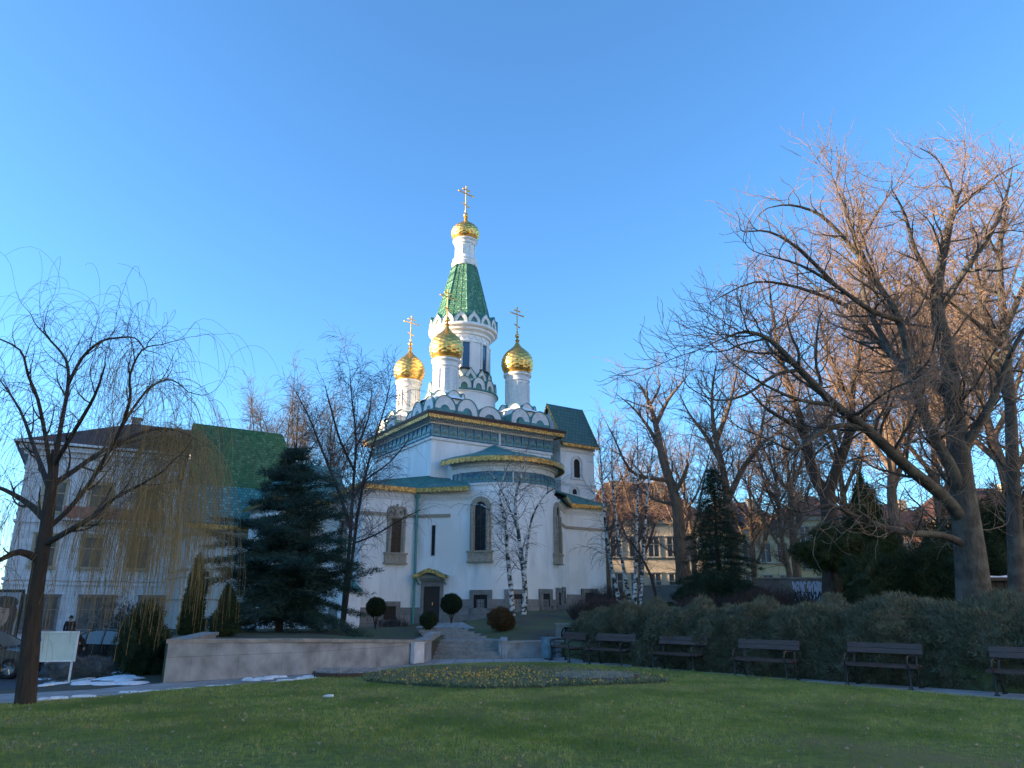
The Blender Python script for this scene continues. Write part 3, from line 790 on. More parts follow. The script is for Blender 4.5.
# door with its gabled canopy
dz = .93; DS = -.58
b = MB(); b.xf = frame_at((*pe(DS), dz), fnL)
ring_slab(b, [(-.66, 0), (-.66, 2.25), (.66, 2.25), (.66, 0)], [(-.48, 0), (-.48, 1.98), (.48, 1.98), (.48, 0)], -.02, .16); b.box((0, .1, 2.36), (1.42, .3, .14)); b.box((0, .22, -.12), (1.5, .5, .22))
b.build('door_surround', M['plinth'], church)
b = MB(); b.xf = frame_at((*pe(DS), dz), fnL); b.box((0, .03, .99), (.96, .06, 1.98))
for x in (-.24, .24):
    for z in (.5, 1.35): b.box((x, .07, z), (.3, .03, .66))
dr = b.build('door', M['door'], church)
b = MB(); b.xf = frame_at((*pe(DS), dz), fnL); b.tube([(.05, .12, .95), (.05, .12, 1.1)], .018, 6); b.build('handle', M['gold'], dr)
b = MB(); b.xf = frame_at((*pe(DS), dz), fnL)
gp = [(-.98, 2.48), (-.6, 2.62), (-.3, 2.78), (0, 2.86), (.3, 2.78), (.6, 2.62), (.98, 2.48)]
up = [(x, z+.09) for x, z in gp]; n = len(gp)
vs = [(x, .8, z) for x, z in up]+[(x, .0, z) for x, z in up]+[(x, .8, z) for x, z in gp]+[(x, 0, z) for x, z in gp]
b.add(vs, [f for i in range(n-1) for f in ((i, n+i, n+i+1, i+1), (2*n+i, 2*n+i+1, 3*n+i+1, 3*n+i), (2*n+i, i, i+1, 2*n+i+1))], 0)
vs = [(x, .82, z+.02) for x, z in up]+[(x, .82, z-.12) for x, z in gp]
b.add(vs, [(i, n+i, n+i+1, i+1) for i in range(n-1)], 1)
b.add([(x, .80, z+.02) for x, z in up]+[(x, .80, z-.12) for x, z in gp], [(i, i+1, n+i+1, n+i) for i in range(n-1)], 1)
for s in (-1, 1): b.tube([(s*.8, .02, 2.1), (s*.8, .4, 2.2), (s*.8, .75, 2.5)], .04, 6, 0)
b.build('door_canopy', [M['teal'], M['gold_band']], church)

# --- the belfry on the right
bx0, bx1, by0, by1 = 5.75, 8.75, .85, 3.55
b = MB(); b.prism(rect(bx0, by0, bx1, by1), 8.4, 13.2)
cxb = (bx0+bx1)/2; cyb = (by0+by1)/2
for x in (bx0, bx1):      # gable triangles
    pass
b.build('belfry_wall', M['plaster'], church)
ze, zr = 12.95, 16.1
b = MB(); x0, x1 = bx0-.12, bx1+.12
for s, ye in ((1, by0-.4), (-1, by1+.4)):
    b.add([(x0, ye, ze), (x1, ye, ze), (x1, cyb, zr), (x0, cyb, zr)], [(0, 1, 2, 3) if s > 0 else (3, 2, 1, 0)])
    b.add([(x0, ye, ze-.12), (x1, ye, ze-.12), (x1, cyb, zr-.15), (x0, cyb, zr-.15)], [(3, 2, 1, 0) if s > 0 else (0, 1, 2, 3)])
    b.add([(x0, ye, ze-.12), (x1, ye, ze-.12), (x1, ye, ze), (x0, ye, ze)], [(0, 1, 2, 3)])
b.build('belfry_roof', M['belfry_tile'], church)
b = MB()
for x in (bx0+.05, bx1-.25):
    b.add([(x, by0, 13.19), (x, by1, 13.19), (x, cyb, zr-.35), (x+.2, by0, 13.19), (x+.2, by1, 13.19), (x+.2, cyb, zr-.35)], [(0, 2, 1), (3, 4, 5), (0, 3, 5, 2), (2, 5, 4, 1)])
b.build('gable_wall', M['plaster'], church)
b = MB()
for x in (x0-.05, x1-.01):
    for ye in (by0-.42, by1+.42):
        d_ = Vector((0, cyb-ye, zr-ze)); q = Vector((0, 0, .3))
        p0 = Vector((x, ye, ze-.25)); p1 = Vector((x, cyb, zr-.25))
        vs = [p0, p1, p1+q, p0+q]; vs += [p+Vector((.06, 0, 0)) for p in vs]
        b.add(vs, [(0, 1, 2, 3), (7, 6, 5, 4), (0, 4, 5, 1), (3, 2, 6, 7)])
gold_band(b, [(x0, by0-.4), (x1, by0-.4)], ze-.3, ze-.08)
b.build('gilded_fascia', M['gold_band'], church)
b = MB(); band(b, [(bx0, by1), (bx0, by0), (bx1, by0), (bx1, by1)], 12.35, 12.5, .06); band(b, [(bx0, by1), (bx0, by0), (bx1, by0), (bx1, by1)], 12.62, 12.85, .1)
band(b, [(bx0, by1), (bx0, by0), (bx1, by0), (bx1, by1)], 10.05, 10.2, .06)
b.build('cornice', M['white_trim'], church)
def opening(c, nrm, w, h, name='belfry_opening'):
    b = MB(); b.xf = frame_at(c, nrm)
    ring_slab(b, arch_pts(w+.5, h+.25), arch_pts(w+.3, h+.15), -.02, .10); ring_slab(b, arch_pts(w+.2, h+.1), arch_pts(w, h), -.02, .06); b.box((0, .05, -.06), (w+.6, .16, .12))
    o = b.build(name, M['white_trim'], church)
    b = MB(); b.xf = frame_at(c, nrm); slab(b, arch_pts(w, h), -.04, .012); b.build('pane', M['glass'], o)
opening((7.15, by0, 10.55), (0, -1, 0), .55, 1.35); opening((6.9, by0, 9.35), (0, -1, 0), .4, .4, 'small_window')
opening((bx1, cyb, 10.6), (1, 0, 0), .6, 1.35)

# --- porch on the far left flank (seen through the birch and the cedar)
b = MB(); b.prism(rect(-12.6, 4.4, -8.9, 10.8), 0, 8.0); b.build('porch_wall', M['plaster'], church)
b = MB(); b.loft([[(-13.0, 4.0, 8.0), (-8.6, 4.0, 8.0), (-8.6, 11.2, 8.0), (-13, 11.2, 8.0)], [(-13.0, 4.0, 8.1), (-8.6, 4.0, 8.1), (-8.6, 11.2, 8.1), (-13, 11.2, 8.1)], [(-11, 6.5, 10.6), (-8.2, 6.5, 10.6), (-8.2, 8.5, 10.6), (-11, 8.5, 10.6)]], cap1=True)
b.build('porch_roof', M['teal'], church)
b = MB(); gold_band(b, [(-13, 11.2), (-13, 4.0), (-9.4, 4.0)], 7.75, 8.03); b.build('gilded_fascia', M['gold_band'], church)
church_window((-10.9, 4.4, 4.6), (0, -1, 0), .7, 2.0, .26)
# small lean-to corner pier with a teal cap
b = MB(); b.box((-9.5, .0, 1.3), (.9, 1.0, 2.6)); b.build('corner_pier', M['plaster'], church)
b = MB(); b.loft([[(-10.05, -.6, 2.6), (-8.95, -.6, 2.6), (-8.95, .6, 2.6), (-10.05, .6, 2.6)], [(-9.5, -.1, 3.2), (-9.4, -.1, 3.2), (-9.4, .1, 3.2), (-9.5, .1, 3.2)]], cap1=True); b.build('pier_cap', M['teal'], church)
# ============================================================ other buildings
M['annex_wall'] = mat('pale_plaster', (.60, .59, .56), .9, c2=(.48, .47, .44), scale=1.2, bump=.1, bscale=20)
annex = thing('annex_building', 'building with a tall steep green and turquoise tiled roof behind the cedar', 'building', (-22.0, 49.2, 0), CA)
b = MB(); b.prism(rect(.35, -1.55, 8.2, 6.0), -.6, 7.0); b.build('wall', M['annex_wall'], annex)
b = MB()
b.loft([[(0, -2.15, 6.9), (8.6, -2.15, 6.9)], [(0, -2.2, 7.05), (8.6, -2.2, 7.05)], [(0, -1.7, 8.0), (8.6, -1.7, 8.0)], [(0, 0, 13.95), (6.15, 0, 13.95)], [(0, .15, 13.95), (6.15, .15, 13.95)], [(0, 6.5, 7.0), (8.6, 6.5, 7.0)]], close=False)
b.build('roof', M['annex_tile'], annex)
b = MB()
b.add([(.3, -1.9, 7), (.3, 6.2, 7), (.3, .2, 13.7), (.3, -.05, 13.7), (.3, -1.6, 8)], [(0, 1, 2, 3, 4)]); b.add([(8.2, -1.9, 7), (8.2, 6.2, 7), (6.1, .2, 13.7), (6.1, -.05, 13.7), (8.1, -1.6, 8)], [(0, 1, 2, 3, 4)])
b.build('gable', M['annex_wall'], annex)
b = MB(); gold_band(b, [(-.05, -2.22), (8.65, -2.22)], 6.6, 6.92)
b.add([(-.06, -2.2, 7.0), (-.06, -1.7, 8.0), (-.06, 0, 13.98), (-.06, -.0, 13.6), (-.06, -1.45, 8.0), (-.06, -1.9, 6.9)], [(0, 1, 4, 5), (1, 2, 3, 4)])
b.build('gilded_fascia', M['gold_band'], annex)
b = MB(); run = [(.35, 6), (.35, -1.55), (8.2, -1.55)]
for z0, z1, d in ((6.2, 6.4, .12), (4.0, 4.15, .06), (3.55, 3.65, .05), (2.2, 2.3, .05)): band(b, run, z0, z1, d)
b.build('string_course', M['cream_trim'], annex)
def plain_window(parent, c, nrm, w, h, fm, gm=None, fw=.12, bars=1, sill=True, name='window', cross_h=.62, dz=0):
    b = MB(); b.xf = frame_at(c, nrm)
    ring_slab(b, [(-w/2-fw, -fw), (-w/2-fw, h+fw), (w/2+fw, h+fw), (w/2+fw, -fw)], [(-w/2, 0), (-w/2, h), (w/2, h), (w/2, 0)], -.02, .08)
    if sill: b.box((0, .08, -fw*.6), (w+2*fw+.1, .22, fw)); b.box((0, .08, h+fw), (w+2*fw+.1, .2, .09))
    for i in range(bars): b.box(((i+1)*w/(bars+1)-w/2, .035, h/2), (.07, .05, h))
    if cross_h: b.box((0, .036, h*cross_h), (w, .05, .07))
    o = b.build(name, fm, parent)
    b = MB(); b.xf = frame_at(c, nrm); slab(b, [(-w/2, 0), (-w/2, h), (w/2, h), (w/2, 0)], -.03, .01); b.build('pane', gm or M['glass'], o); return o
for x in (1.6, 4.2, 6.6): church_window((x, -1.55, 4.6 if x > 99 else 2.6), (0, -1, 0), .6, 1.5, .2, parent=annex, sill=False)

# --- long pale building on the left with a brown hipped roof
M['lb_wall'] = brick_mat('blue_grey_rendered_blocks', (.62, .62, .64), (.58, .585, .60), (.46, .465, .48), 1.2, .42, .012, .9, swap=True, noise=.12)
M['brown_tile'] = brick_mat('brown_roof_tiles', (.12, .045, .03), (.08, .035, .025), (.03, .015, .012), .3, .35, .03, .8, noise=.3)
M['curtain'] = mat('curtained_glass', (.16, .155, .14), .4, c2=(.05, .05, .05), scale=1.2, spec=.3)
M['yellow_frame'] = mat('ochre_window_frame', (.44, .36, .24), .7, c2=(.34, .28, .19), scale=5)
la = math.atan2(10.2, 11.4)
LB0 = at(30, 446, 48); LB0.z = 0
lang = R(29)
left_b = thing('apartment_house', 'long pale house with brown hipped roof behind the weeping willow', 'building', (LB0.x, LB0.y, -.6), lang)
Lx, Ly = 17.5, 12.0
b = MB(); b.prism(rect(0, 0, Lx, Ly), 0, 12.4); b.build('wall', M['lb_wall'], left_b)
b = MB(); e = .75
b.loft([[(-e, -e, 12.75), (Lx+e, -e, 12.75), (Lx+e, Ly+e, 12.75), (-e, Ly+e, 12.75)], [(-e, -e, 12.9), (Lx+e, -e, 12.9), (Lx+e, Ly+e, 12.9), (-e, Ly+e, 12.9)], [(6.0, 5.9, 16.2), (12, 5.9, 16.2), (12, 6.1, 16.2), (6.0, 6.1, 16.2)]], cap0=True, cap1=True)
b.build('roof', M['brown_tile'], left_b)
b = MB(); rr = [(0, Ly), (0, 0), (Lx, 0)]
for z0, z1, d in ((12.42, 12.74, .55), (12.1, 12.42, .25), (11.2, 11.35, .10), (7.7, 7.85, .12), (4.05, 4.2, .14), (3.75, 3.85, .10)): band(b, rr, z0, z1, d)
b.build('cornice', M['lb_wall'], left_b)
b = MB(); gut = [(-e-.08, Ly, 12.86), (-e-.08, -e-.08, 12.86), (Lx+e, -e-.08, 12.86)]; b.tube(gut, .09, 6); b.tube([(Lx-.4, -.12, 12.6), (Lx-.4, -.12, 0)], .06, 6); b.tube([(.3, -.14, 12.4), (.3, -.14, 0)], .06, 6); b.build('gutter', M['white_trim'], left_b)
for zf in (4.95, 8.5):
    for x in (1.9, 4.6, 7.4, 10.2, 13.0, 15.7): plain_window(left_b, (x, 0, zf), (0, -1, 0), 1.15, 1.9, M['yellow_frame'], M['curtain'], fw=.18)
for zf in (4.95, 8.5):
    for y in (2.5, 6, 9.5): plain_window(left_b, (0, y, zf), (-1, 0, 0), 1.15, 1.9, M['yellow_frame'], fw=.18)
for x in (2.2, 5.4, 8.9, 12.4, 15.6): plain_window(left_b, (x, 0, 1.0), (0, -1, 0), 1.9, 2.0, M['stone'], M['curtain'], fw=.15, bars=2, name='shop_window')
b = MB(); b.box((5.6, -.55, 7.95), (6.2, 1.1, .18)); 
for i in range(25): b.box((2.6+i*.25, -1.07, 8.35), (.04, .04, .7))
b.box((5.6, -1.07, 8.72), (6.2, .07, .06)); b.build('balcony', M['lb_wall'], left_b)
M['red_cloth'] = mat('faded_red_cloth', (.30, .10, .085), .9, c2=(.40, .20, .17), scale=3, bump=.4, bscale=6)
b = MB(); n = 26; vs = []
for i in range(n+1):
    x = 2.6+6.0*i/n; w_ = .05*math.sin(i*1.7)
    vs += [(x, -1.17+w_, 8.75), (x, -1.22-w_, 8.35), (x, -1.2+w_, 7.98+.06*math.sin(i*2.1))]
b.add(vs, [f for i in range(n) for f in ((3*i, 3*i+3, 3*i+4, 3*i+1), (3*i+1, 3*i+4, 3*i+5, 3*i+2))]); b.build('banner', M['red_cloth'], left_b, smooth=True)
for (x, y) in ((6.2, 7.2),):
    b = MB(); b.box((x, y, 16.0), (.7, .7, 1.7)); b.box((x, y, 16.9), (.85, .85, .12)); b.build('chimney', M['stone'], left_b)
# the portrait poster by the street (flat in the place itself)
P0 = at(-4, 628, 40)
poster = thing('portrait_poster', 'large street poster showing a woman with brown hair, behind the parked car', 'poster', (P0.x-.2, 40, 0), R(14))
M['poster_bg'] = mat('poster_grey', (.30, .31, .34), .5); M['hair'] = mat('poster_hair', (.06, .035, .025), .5); M['face'] = mat('poster_skin', (.42, .26, .20), .5, c2=(.36, .21, .16), scale=3); M['dark'] = mat('poster_dark', (.03, .02, .02), .5); M['lip'] = mat('poster_lips', (.30, .08, .07), .5)
b = MB(); b.box((0, .1, 1.05), (2.3, .16, 3.2)); 
for s in (-1, 1): b.box((s*.9, .1, -.6), (.1, .1, .9))
b.build('board', M['iron'], poster)
b = MB(); b.box((0, 0, 1.05), (2.1, .02, 2.9), 0, 0)
def disc(c, rx, rz, y, mi, n=20): b.add([(c[0]+rx*math.cos(2*PI*i/n), y, c[1]+rz*math.sin(2*PI*i/n)) for i in range(n)], [tuple(range(n))], mi)
disc((.3, 1.35), .72, .98, -.014, 1); b.box((.3, -.013, .35), (1.3, .004, 1.5), 0, 1); disc((.22, 1.4), .45, .66, -.018, 2); disc((.5, 2.0), .5, .3, -.020, 1)
for s in (-1, 1): disc((.2+s*.19, 1.5), .085, .035, -.023, 3); disc((.2+s*.19, 1.62), .12, .018, -.023, 3)
disc((.2, 1.05), .13, .04, -.023, 4); disc((.2, 1.24), .05, .03, -.022, 1)
b.build('picture', [M['poster_bg'], M['hair'], M['face'], M['dark'], M['lip']], poster)

# --- houses on the right behind the trees
M['sash'] = mat('cream_sashes', (.50, .45, .36), .7, c2=(.4, .36, .3), scale=5)
M['cream_wall'] = mat('cream_render', (.64, .50, .33), .9, c2=(.50, .40, .28), scale=.8, bump=.1, bscale=20)
M['ochre_wall'] = mat('ochre_render', (.56, .43, .24), .9, c2=(.46, .36, .20), scale=.8)
M['pink_wall'] = mat('salmon_render', (.55, .30, .20), .9, c2=(.45, .25, .17), scale=.8)
def house(name, label, px0, px1, Y, h, base, m, roof_h, storeys, nwin, ang=0, depth=10, chim=2, px_pad=0):
    a = at(px0, 560, Y); c = at(px1, 560, Y); W_ = (c.x-a.x)
    t = thing(name, label, 'building', (a.x, Y, base), ang)
    b = MB(); b.prism(rect(0, 0, W_, depth), -1, h); b.build('wall', m, t)
    b = MB(); e = .5
    b.loft([[(-e, -e, h), (W_+e, -e, h), (W_+e, depth+e, h), (-e, depth+e, h)], [(-e, -e, h+.2), (W_+e, -e, h+.2), (W_+e, depth+e, h+.2), (-e, depth+e, h+.2)], [(2.5, depth/2-.1, h+roof_h), (W_-2.5, depth/2-.1, h+roof_h), (W_-2.5, depth/2+.1, h+roof_h), (2.5, depth/2+.1, h+roof_h)]], cap0=True, cap1=True)
    rf = b.build('roof', M['brown_tile'], t)
    b = MB(); run = [(0, depth), (0, 0), (W_, 0), (W_, depth)]; band(b, run, h-.45, h-.02, .25); band(b, run, h*.52, h*.52+.15, .08); b.build('cornice', M['cream_trim'], t)
    sh = (h-1)/storeys
    for s in range(storeys):
        for i in range(nwin): plain_window(t, (W_*(i+.5)/nwin, 0, .9+s*sh), (0, -1, 0), 1.05, min(1.9, sh*.6), M['sash'], M['curtain'], fw=.13)
    for k in range(chim):
        b = MB(); x = W_*(k+.7)/(chim+.4); b.box((x, depth*.35, h+roof_h*.75), (.9, .7, 1.9)); b.box((x, depth*.35, h+roof_h*.75+1.0), (1.05, .85, .15)); b.build('chimney', M['cream_wall'], rf)
    return t
house('town_house', 'cream town house with two rows of white windows right of the church', 588, 702, 76, 8.2, 2.3, M['cream_wall'], 4.6, 2, 6)
house('town_house', 'yellowish house with brown roof behind the dark spruce', 706, 792, 80, 7.6, 2.3, M['ochre_wall'], 3.6, 2, 5)
house('town_house', 'pale yellow house seen past the forked tree trunk', 800, 862, 84, 9.5, 2.3, M['ochre_wall'], 3.0, 3, 4)
house('town_house', 'salmon coloured house behind the pointed thuja', 866, 952, 82, 8.0, 2.3, M['pink_wall'], 3.2, 2, 5)
house('town_house', 'cream house at the right edge behind the thick grey trunk', 960, 1075, 78, 9.0, 2.3, M['cream_wall'], 3.5, 3, 6)
# added unseen rows: left blocks shade the square, right ones bounce sun back
M['grey_wall'] = mat('grey_render', (.40, .39, .37), .9, c2=(.33, .32, .3), scale=.7)
def block(label, x, y0, y1, h, m=None):
    t = thing('unseen_block', label, 'building', (x, (y0+y1)/2, -.6), PI/2 if x < 0 else -PI/2)
    L_ = y1-y0; b = MB(); b.prism(rect(-L_/2, 0, L_/2, 13), 0, h); b.build('wall', m or M['grey_wall'], t)
    b = MB(); e = .5; b.loft([[(-L_/2-e, -e, h), (L_/2+e, -e, h), (L_/2+e, 13+e, h), (-L_/2-e, 13+e, h)], [(-L_/2-e, -e, h+.3), (L_/2+e, -e, h+.3), (L_/2+e, 13+e, h+.3), (-L_/2-e, 13+e, h+.3)], [(-L_/2+3, 6, h+2), (L_/2-3, 6, h+2), (L_/2-3, 7, h+2), (-L_/2+3, 7, h+2)]], cap0=True, cap1=True); b.build('roof', M['brown_tile'], t)
    b = MB(); band(b, [(-L_/2, 0), (L_/2, 0)], h-.5, h-.02, .3); b.build('cornice', M['cream_trim'], t)
    nf = int(h/3.3); nw = int(L_/3.2)
    b = MB()
    for s in range(nf):
        for i in range(nw):
            b.box((-L_/2+L_*(i+.5)/nw, -.02, 1.9+s*3.3), (1.2, .08, 1.8), 0)
    b.build('window', M['glass'], t)
    return t
M['light_wall'] = mat('light_render', (.74, .72, .67), .9, c2=(.68, .66, .61), scale=.7)  # pale render for the added right row that bounces sunlight
block('unseen pale block added to bounce sunlight, near end, outside the right edge', 39, -46, -6, 24, M['light_wall'])
block('unseen pale block added to bounce sunlight, far end, outside the right edge', 40, -5, 30, 23, M['light_wall'])
block('unseen grey block added to shade the square, near end, outside the left edge', -62, -40, 8, 21)
block('tall unseen grey block added to shade the square, middle, outside the left edge', -62, 9, 44, 24)
block('unseen ochre block added in the shading row, far end, outside the left edge', -66, 45, 80, 18, M['ochre_wall'])

# ============================================================ park walls and steps
M['wall_stone'] = brick_mat('weathered_concrete_blocks', (.27, .28, .29), (.25, .26, .27), (.18, .18, .18), 1.6, .55, .007, .92, swap=True, noise=.35)
M['wall_cap'] = mat('concrete_coping', (.30, .285, .26), .9, c2=(.18, .17, .155), scale=3, bump=.4, bscale=25)
M['panel'] = mat('white_painted_steel', (.62, .63, .66), .6, c2=(.5, .5, .52), scale=4)
ws = thing('retaining_wall', 'long grey concrete retaining wall left of the steps', 'wall', (-8.03, 18.17, 0))
b = MB(); run = [(-8.9, 21.6), (0, 0), (2.55, 2.18), (5.27, 6.73), (5.3, 8.9)]
run[0] = (-1.6, 6.0)
def thick(mb, run, z0s, z1s, th, d=0):
    """a wall along run with thickness to the left (inside)"""
    n = len(run); off = []
    for i, p in enumerate(run):
        a = run[max(i-1, 0)]; c = run[min(i+1, n-1)]; t = Vector((c[0]-a[0], c[1]-a[1])).normalized(); off.append((p[0]-t.y*th, p[1]+t.x*th))
    out = [(p[0]+ (p[0]-q[0])/th*d, p[1]+(p[1]-q[1])/th*d) for p, q in zip(run, off)]
    vs = [(p[0], p[1], z) for p, z in zip(out, z0s)]+[(p[0], p[1], z) for p, z in zip(out, z1s)]+[(p[0], p[1], z) for p, z in zip(off, z0s)]+[(p[0], p[1], z) for p, z in zip(off, z1s)]
    fs = []
    for i in range(n-1): fs += [(i, i+1, n+i+1, n+i), (n+i, n+i+1, 3*n+i+1, 3*n+i), (2*n+i+1, 2*n+i, 3*n+i, 3*n+i+1)]
    fs += [(2*n, 0, n, 3*n), (n-1, 3*n-1, 4*n-1, 2*n-1)]; mb.add(vs, fs)
thick(b, run, [-.8]*5, [.86, .86, .80, .60, .62], .38); b.build('body', M['wall_stone'], ws)
b = MB(); thick(b, run, [.862, .862, .802, .602, .622], [.95, .95, .89, .69, .71], .46, .05); b.build('coping', M['wall_cap'], ws)
pb = thing('utility_box', 'small white utility box against the end of the retaining wall by the steps', 'box', (-2.95, 24.35, 0), R(58))
b = MB(); b.box((0, 0, .32), (.50, .14, .58)); b.box((0, -.01, .63), (.54, .18, .03)); b.build('cabinet', M['panel'], pb)
b = MB(); b.box((0, -.078, .32), (.44, .012, .5)); b.box((.17, -.09, .32), (.03, .02, .07)); b.build('cabinet_door', M['panel'], pb)

M['step'] = mat('worn_step_stone', (.26, .25, .23), .9, c2=(.17, .165, .15), scale=5, bump=.4, bscale=25)
st = thing('stone_steps', 'flight of worn stone steps up to the church', 'steps', (-1.6, 26.9, 0))
b = MB()
for k in range(5): b.box((.0, .32*k+1.4, .056+.112*k), (2.34, 2.8, .109))
b.build('lower_flight', M['step'], st)
b = MB()
for k in range(5): b.box((-.55-.22*k, 3.7+.62*k, .56+.068*k), (2.3-.1*k, 1.5, .12))
b.build('upper_flight', M['step'], st)
b = MB(); b.box((-1.34, 1.65, .35), (.30, 3.3, .9)); b.build('side_wall', M['wall_stone'], st)
b = MB(); b.box((1.30, 1.65, .26), (.26, 3.0, .7)); b.build('side_wall', M['wall_stone'], st)
strip([(-3.9, 33.5), (-4.6, 37), (-4.7, 41), (-4.2, 44)], [(-1.6, 33.5), (-2.4, 37), (-2.8, 41), (-3.2, 44)], 'path', M['paving'], .03, zf=H, n=4)
lw = thing('garden_wall', 'low pale block wall right of the stone steps', 'wall', (-.35, 27.0, 0))
b = MB(); thick(b, [(0, 0), (2.2, .95)], [-.2, -.2], [.5, .5], .35); b.build('body', M['wall_stone'], lw)
b = MB(); thick(b, [(-.02, 0), (2.22, .95)], [.502, .502], [.57, .57], .4, .04); b.build('coping', M['wall_cap'], lw)
hw = thing('garden_wall', 'higher garden wall with a black scrawl, left of the juniper hedge', 'wall', (1.75, 29.6, 0))
b = MB(); b.box((.9, .2, .55), (1.9, .4, 1.0)); b.build('body', M['wall_cap'], hw)
b = MB(); b.box((.9, .2, 1.08), (1.98, .48, .07)); b.build('coping', M['wall_cap'], hw)
M['black_paint'] = mat('black_spray_paint', (.01, .01, .012), .6); M['white_paint'] = mat('pale_blue_spray_paint', (.55, .62, .75), .6); M['dark_paint'] = mat('dark_blue_spray_paint', (.03, .04, .07), .6)
random.seed(4)
def scrawl(mb, x0, x1, z0, z1, y, n, w, mi=0, seed=1, flat=True):
    rd = random.Random(seed)
    for k in range(n):
        cx = x0+(x1-x0)*(k+.5)/n; h = (z1-z0); pts = []
        a0 = rd.random()*6; ph = rd.uniform(.6, 1.6); turns = rd.choice((1, 1.5, 2))
        for i in range(14):
            t = i/13; pts.append((cx+(x1-x0)/n*.55*math.sin(a0+t*turns*6.28), z0+h*(.5+.45*math.cos(a0*ph+t*turns*5.2+k))))
        for (a, c), (d, e) in zip(pts, pts[1:]):
            L_ = math.hypot(d-a, e-c)+1e-6; ux, uz = (d-a)/L_*w/2, (e-c)/L_*w/2
            mb.add([(a-uz-ux, y, c+ux-uz), (a+uz-ux, y, c-ux-uz), (d+uz+ux, y, e-ux+uz), (d-uz+ux, y, e+ux+uz)], [(0, 1, 2, 3)], mi)
b = MB(); scrawl(b, .15, .95, .62, .98, -.004, 5, .05, 0, 3); b.build('graffiti', M['black_paint'], hw)

# long concrete wall behind the hedge with graffiti
M['conc'] = mat('rough_grey_wall', (.20, .19, .175), .95, c2=(.12, .115, .105), scale=1.6, bump=.5, bscale=18)
cw = thing('boundary_wall', 'long grey boundary wall with blue graffiti behind the juniper hedge', 'wall', (7.0, 43.0, 0), R(-8))
b = MB(); b.box((3.3, 0, 1.9), (6.6, .35, 2.0)); b.box((11.5, .02, 2.05), (9.8, .3, 2.4)); b.build('body', M['conc'], cw)
b = MB(); b.box((3.3, 0, 2.93), (6.7, .45, .07)); b.box((11.5, .02, 3.29), (9.9, .4, .07)); b.build('coping', M['wall_cap'], cw)
b = MB(); scrawl(b, 8.5, 10.6, 1.9, 3.15, -.136, 15, .06, 0, 23); scrawl(b, 8.4, 10.7, 1.85, 2.6, -.14, 11, .05, 1, 31); scrawl(b, 12.8, 14.0, 2.1, 3.0, -.136, 5, .08, 0, 12); b.build('graffiti', [M['white_paint'], M['dark_paint']], cw)

# a low shed with snow on its roof at the right edge
sh_ = thing('shed', 'low dark shed with snow on its flat roof at the right edge behind the hedge', 'shed', (20.6, 30.5, 1.2), R(-4))
M['dark_wood'] = mat('dark_boards', (.03, .026, .024), .8, c2=(.05, .045, .04), scale=3, stretch=(6, 6, .5))
b = MB(); b.box((0, 0, .7), (4.6, 2.2, 1.6)); 
for i in range(16): b.box((-2.2+i*.29, -1.115, .7), (.25, .03, 1.5))
b.build('wall', M['dark_wood'], sh_)
b = MB(); b.box((0, -.1, 1.55), (5.0, 2.7, .12)); rf = b.build('roof', M['dark_wood'], sh_)
b = MB(); n = 16; vs = []
for i in range(n+1):
    for j in range(7): vs.append((-2.45+4.9*i/n, -1.4+2.6*j/6, 1.612+(0 if i in (0, n) or j in (0, 6) else .07+.03*math.sin(i*1.3+j*2))))
b.add(vs, [(i*7+j, (i+1)*7+j, (i+1)*7+j+1, i*7+j+1) for i in range(n) for j in range(6)]); b.build('snow_layer', M['snow'], rf, smooth=True)

# ============================================================ benches
def make_bench(W_=1.62):
    t = thing('park_bench', 'x', 'bench', (0, 0, 0), 0, 'park benches along the path')
    b = MB()
    for k in range(3): b.box((0, .02+.145*k, .44+.012*k), (W_, .125, .04))
    b.build('seat', M['bench_wood'], t)
    b = MB(); rot = Matrix.Rotation(R(-12), 3, 'X')
    b.box((0, .47, .735), (W_, .035, .105), rot=rot); b.box((0, .495, .845), (W_, .035, .105), rot=rot)
    b.build('backrest', M['bench_wood'], t)
    for s in (-1, 1):
        x = s*(W_/2-.14); b = MB()
        b.tube([(x, -.06, 0), (x, -.02, .2), (x, -.04, .40)], [.03, .022, .026], 6); b.tube([(x, .50, 0), (x, .40, .2), (x, .42, .42), (x, .47, .66), (x, .53, .92)], [.03, .024, .026, .022, .018], 6)
        b.tube([(x, -.05, .40), (x, .42, .41)], .024, 6); b.tube([(x, .0, .2), (x, .2, .27), (x, .4, .2)], .016, 5)
        b.box((x, -.06, .015), (.07, .12, .03)); b.box((x, .50, .015), (.07, .12, .03))
        f_ = b.build('end_frame', M['iron'], t, smooth=True)
        b = MB(); pts = [(x, -.04, .42), (x, -.09, .54), (x, -.05, .64), (x, .06, .67), (x, .25, .65), (x, .46, .68)]
        b.tube(pts, .02, 6); b.tube([(x, -.05+.06*math.cos(a)*(1-a/9), .58+.06*math.sin(a)*(1-a/9)) for a in [i*.5 for i in range(12)]], .011, 5)
        b.build('armrest', M['iron'], f_, smooth=True)
    return t
bench = make_bench()
bl = [((2.85, 23.75), -50, 'park bench third from the left end of the row, smallest seen straight on, beside the hedge'),
      ((4.42, 21.45), -49, 'park bench fourth from the right, behind the brown flower ring'),
      ((5.98, 18.9), -47, 'park bench third from the right, in the middle of the hedge'),
      ((7.95, 17.1), -48, 'largest fully visible park bench, second from the right edge'),
      ((9.95, 15.0), -46, 'park bench cut by the right edge of the photo')]
labels_b = ['park bench just right of the litter bin, half hidden in hedge shade', 'park bench behind the brown flower ring, second after the litter bin', 'park bench in front of the middle of the juniper hedge, third after the litter bin', 'largest park bench seen whole, left of the one at the right edge', 'nearest park bench, cut off by the right edge of the photo']
